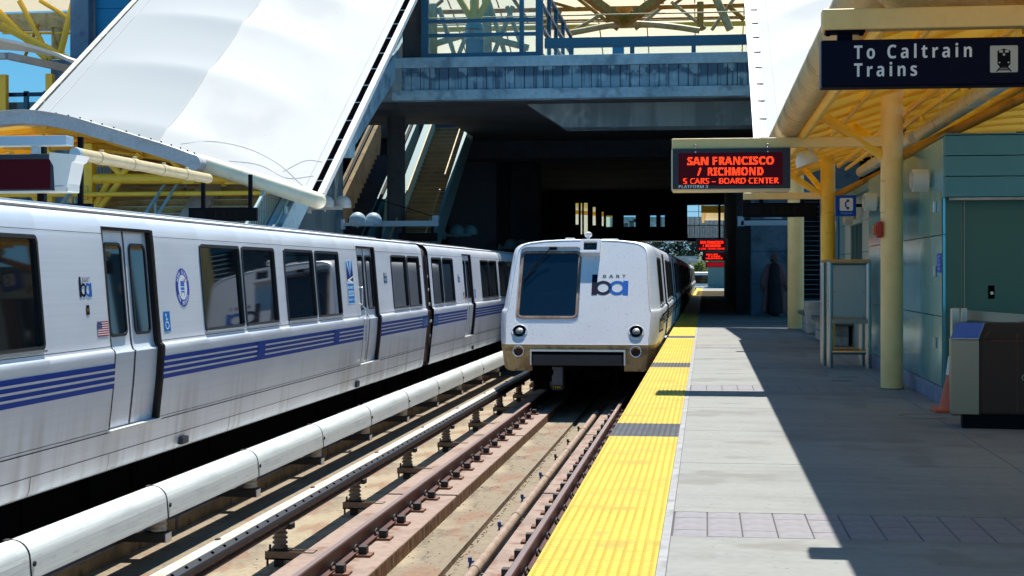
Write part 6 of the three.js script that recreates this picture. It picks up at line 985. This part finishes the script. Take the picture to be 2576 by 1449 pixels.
// ------------------------------------------------------------------ beyond the station
setting('ground', [bb(-600, 600, -3, -1.62, -30, 1500)], mottled(256, 9, [0.2, 0.18, 0.14], [0.14, 0.14, 0.1], [0.1, 0.1, 0.08], 97, 0.95));
{
  const n = 60, pos = [], idx = []; for (let j = 0; j <= 20; j++) for (let i = 0; i <= n; i++) { const x = -260 + i * 8, d = 330 + j * 22, h = 9.5 * sm(0, 8, j) * (0.75 + 0.5 * fbm(i / n, j / 20, 7, 5, 200, 3)) - 1.8; pos.push(x, h, -d); }
  for (let j = 0; j < 20; j++) for (let i = 0; i < n; i++) { const a = j * (n + 1) + i; idx.push(a, a + 1, a + n + 2, a, a + n + 2, a + n + 1); }
  const g = new THREE.BufferGeometry().setAttribute('position', new THREE.Float32BufferAttribute(pos, 3)); g.setIndex(idx); g.computeVertexNormals();
  setting('hill', [g], mottled(256, 20, [0.1, 0.12, 0.06], [0.08, 0.1, 0.05], [0.05, 0.07, 0.04], 99, 0.95));
  const leaf = [[0.035, 0.075, 0.045], [0.05, 0.095, 0.05], [0.03, 0.065, 0.05]].map((c) => phys(c, 0.9, { transmission: 0.25 }));
  const tree = (x, d, y0, h, r, m, label, group, name = 'tree') => {
    const t = thing(name, label, name === 'tree' ? 'tree' : 'shrub', group, [x, y0, d]), gs = [], lim = [];
    lim.push(cyl([0, -0.5, 0], [0, h * 0.6, 0], r * 0.12, r * 0.05, 7));
    for (let k = 0; k < 5; k++) { const a = rr(0, 6.28); lim.push(cyl([0, h * rr(0.25, 0.5), 0], [Math.cos(a) * r * 0.6, h * rr(0.55, 0.85), Math.sin(a) * r * 0.6], r * 0.04, r * 0.015, 5)); }
    const clumps = Array.from({ length: 17 }, () => { const a = rr(0, 6.28), q = rr(0.1, 0.85) * r; return [Math.cos(a) * q, h * rr(0.16, 0.95), Math.sin(a) * q, r * rr(0.25, 0.5)]; });
    for (const [cx, cyy, cz, cr] of clumps) for (let k = 0; k < 60; k++) { const u = rr(-1, 1), a = rr(0, 6.28), s = cr * Math.cbrt(rr(0.3, 1)), g2 = new THREE.PlaneGeometry(r * rr(0.1, 0.2), r * rr(0.08, 0.16)); g2.rotateX(rr(0, 3)).rotateY(rr(0, 6)).translate(cx + s * Math.sqrt(1 - u * u) * Math.cos(a), cyy + s * u * 0.8, cz + s * Math.sqrt(1 - u * u) * Math.sin(a)); gs.push(g2); }
    part('trunk', lim, M.brown, t); part('crown', gs, m, t); return t;
  };
  [[-16.5, 385, 8.5, 4.6, 'bushy dark'], [-13.2, 400, 7.0, 3.4, 'broad blue green'], [-10, 395, 6.0, 2.2, 'slim'], [-7, 410, 8.2, 3.6, 'tall rounded'], [-3.2, 392, 8.8, 3.4, 'dense tall'], [0.6, 402, 10, 4.2, 'biggest'], [-19.5, 372, 7.2, 3.6, 'leftmost low'], [4.5, 398, 9, 4, 'rightmost']].forEach(([x, d, h, r, w], i) => tree(x, d, 4.2 - 0.02 * i, h * 1.05, r, leaf[i % 3], w + ' hillside tree above the pale buildings past the end of the train', 'trees on the hill'));
  const bright = phys([0.16, 0.22, 0.03], 0.85, { transmission: 0.3 });
  [[-3.2, 262, 2.6, 1.9, 'yellow green bush left of the blue grey column, nearest the train'], [-0.9, 255, 3.4, 2.1, 'taller yellow green bush beside the far blue grey column'], [3.9, 240, 3.6, 1.8, 'yellow green bush right of the far blue grey column']].forEach(([x, d, h, r, l]) => tree(x, d, 0, h, r, bright, l, 'bushes beyond the platform end', 'bush'));
  const bl = (x0, x1, y0, y1, d, label, m) => { const t = thing('building', label, 'building', undefined); part('wall', [bb(x0, x1, y0, y1, d, d + 8)], m, t); part('roof', [bb(x0 - 0.3, x1 + 0.3, y1, y1 + 0.35, d - 0.3, d + 8.3)], M.gutter, t);
    for (let r = 0; r < Math.max(1, Math.floor((y1 - y0) / 2.4)); r++) for (let x = x0 + 0.7; x < x1 - 1; x += 1.9) { const w = part('window', [bb(x, x + 0.9, y0 + 0.8 + r * 2.4, y0 + 2 + r * 2.4, d - 0.06, d)], M.rim, t); part('pane', [bb(x + 0.08, x + 0.82, y0 + 0.88 + r * 2.4, y0 + 1.92 + r * 2.4, d - 0.08, d - 0.06)], M.glass, w); } return t; };
  bl(-12, -3.4, -1.5, 4.2, 318, 'pale flat roofed building left of centre below the hill trees', std([0.55, 0.55, 0.56], 0.8));
  bl(-3.1, 3, -1.5, 3.6, 315, 'pale cream building right of its neighbour, below the hill trees', std([0.6, 0.55, 0.45], 0.8));
  bl(-24, -2, 2.5, 5.0, 352, 'long low white building on the slope above the others', std([0.6, 0.64, 0.68], 0.8));
  const v = thing('bus', 'white bus parked beyond the end of the near platform', 'bus', undefined, [-0.6, -1.6, 205]);
  part('body', [rb(-1.25, 1.25, 0.4, 3.2, 0, 9, 0.25, 4)], M.rim, v); part('windscreen', [rb(-1.1, 1.1, 1.6, 2.8, -0.03, 0.2, 0.1)], M.glass, v); part('window', [rb(-1.27, 1.27, 1.8, 2.7, 0.8, 8.5, 0.05)], M.glass, v);
  for (const x of [-1, 1]) for (const d of [1.6, 7]) part('wheel', [cyl([x - 0.15, 0.45, -d], [x + 0.15, 0.45, -d], 0.45, 0.45, 20)], M.black, v); for (const x of [-0.9, 0.9]) part('headlight', [rb(x - 0.2, x + 0.2, 0.7, 0.95, -0.03, 0.05, 0.04)], M.stainless, v);
  [[-1.2, 178, 'white'], [0.35, 184, 'silver'], [2.6, 190, 'grey']].forEach(([x, d, w], i) => {
    const c = thing('parked_car', w + ' parked car beyond the platform end, ' + ['left of', 'behind', 'right of'][i] + ' the far column', 'car', 'parked cars beyond the platform', [x, -1.6, d]);
    part('body', [new THREE.ExtrudeGeometry(new THREE.Shape([[-2.1, 0.3], [-2.1, 0.75], [-1.4, 0.88], [-0.8, 1.4], [0.8, 1.42], [1.5, 0.95], [2.1, 0.85], [2.15, 0.3]].map(([a, b]) => new THREE.Vector2(a, b))), { depth: 1.6, bevelEnabled: true, bevelSize: 0.06, bevelThickness: 0.06, bevelSegments: 2 }).translate(0, 0, -0.8)], std([[0.75, 0.75, 0.75], [0.5, 0.52, 0.55], [0.25, 0.26, 0.28]][i], 0.3), c);
    part('window', [bb(-1.1, 1.3, 0.95, 1.3, -0.88, 0.88)], M.glass, c); for (const a of [-1.3, 1.35]) for (const b of [-0.78, 0.78]) part('wheel', [cyl([a, 0.32, b - 0.1], [a, 0.32, b + 0.1], 0.32, 0.32, 16)], M.black, c);
  });
}

scene.traverse((o) => { if (o.isMesh) { o.castShadow = true; o.receiveShadow = true; } });
const renderer = new THREE.WebGLRenderer({ antialias: true });
renderer.setSize(1024, 576); renderer.shadowMap.enabled = true;
renderer.toneMapping = THREE.LinearToneMapping; renderer.toneMappingExposure = EXPOSURE;
camera.far = 3000; camera.updateProjectionMatrix();
renderer.render(scene, camera);
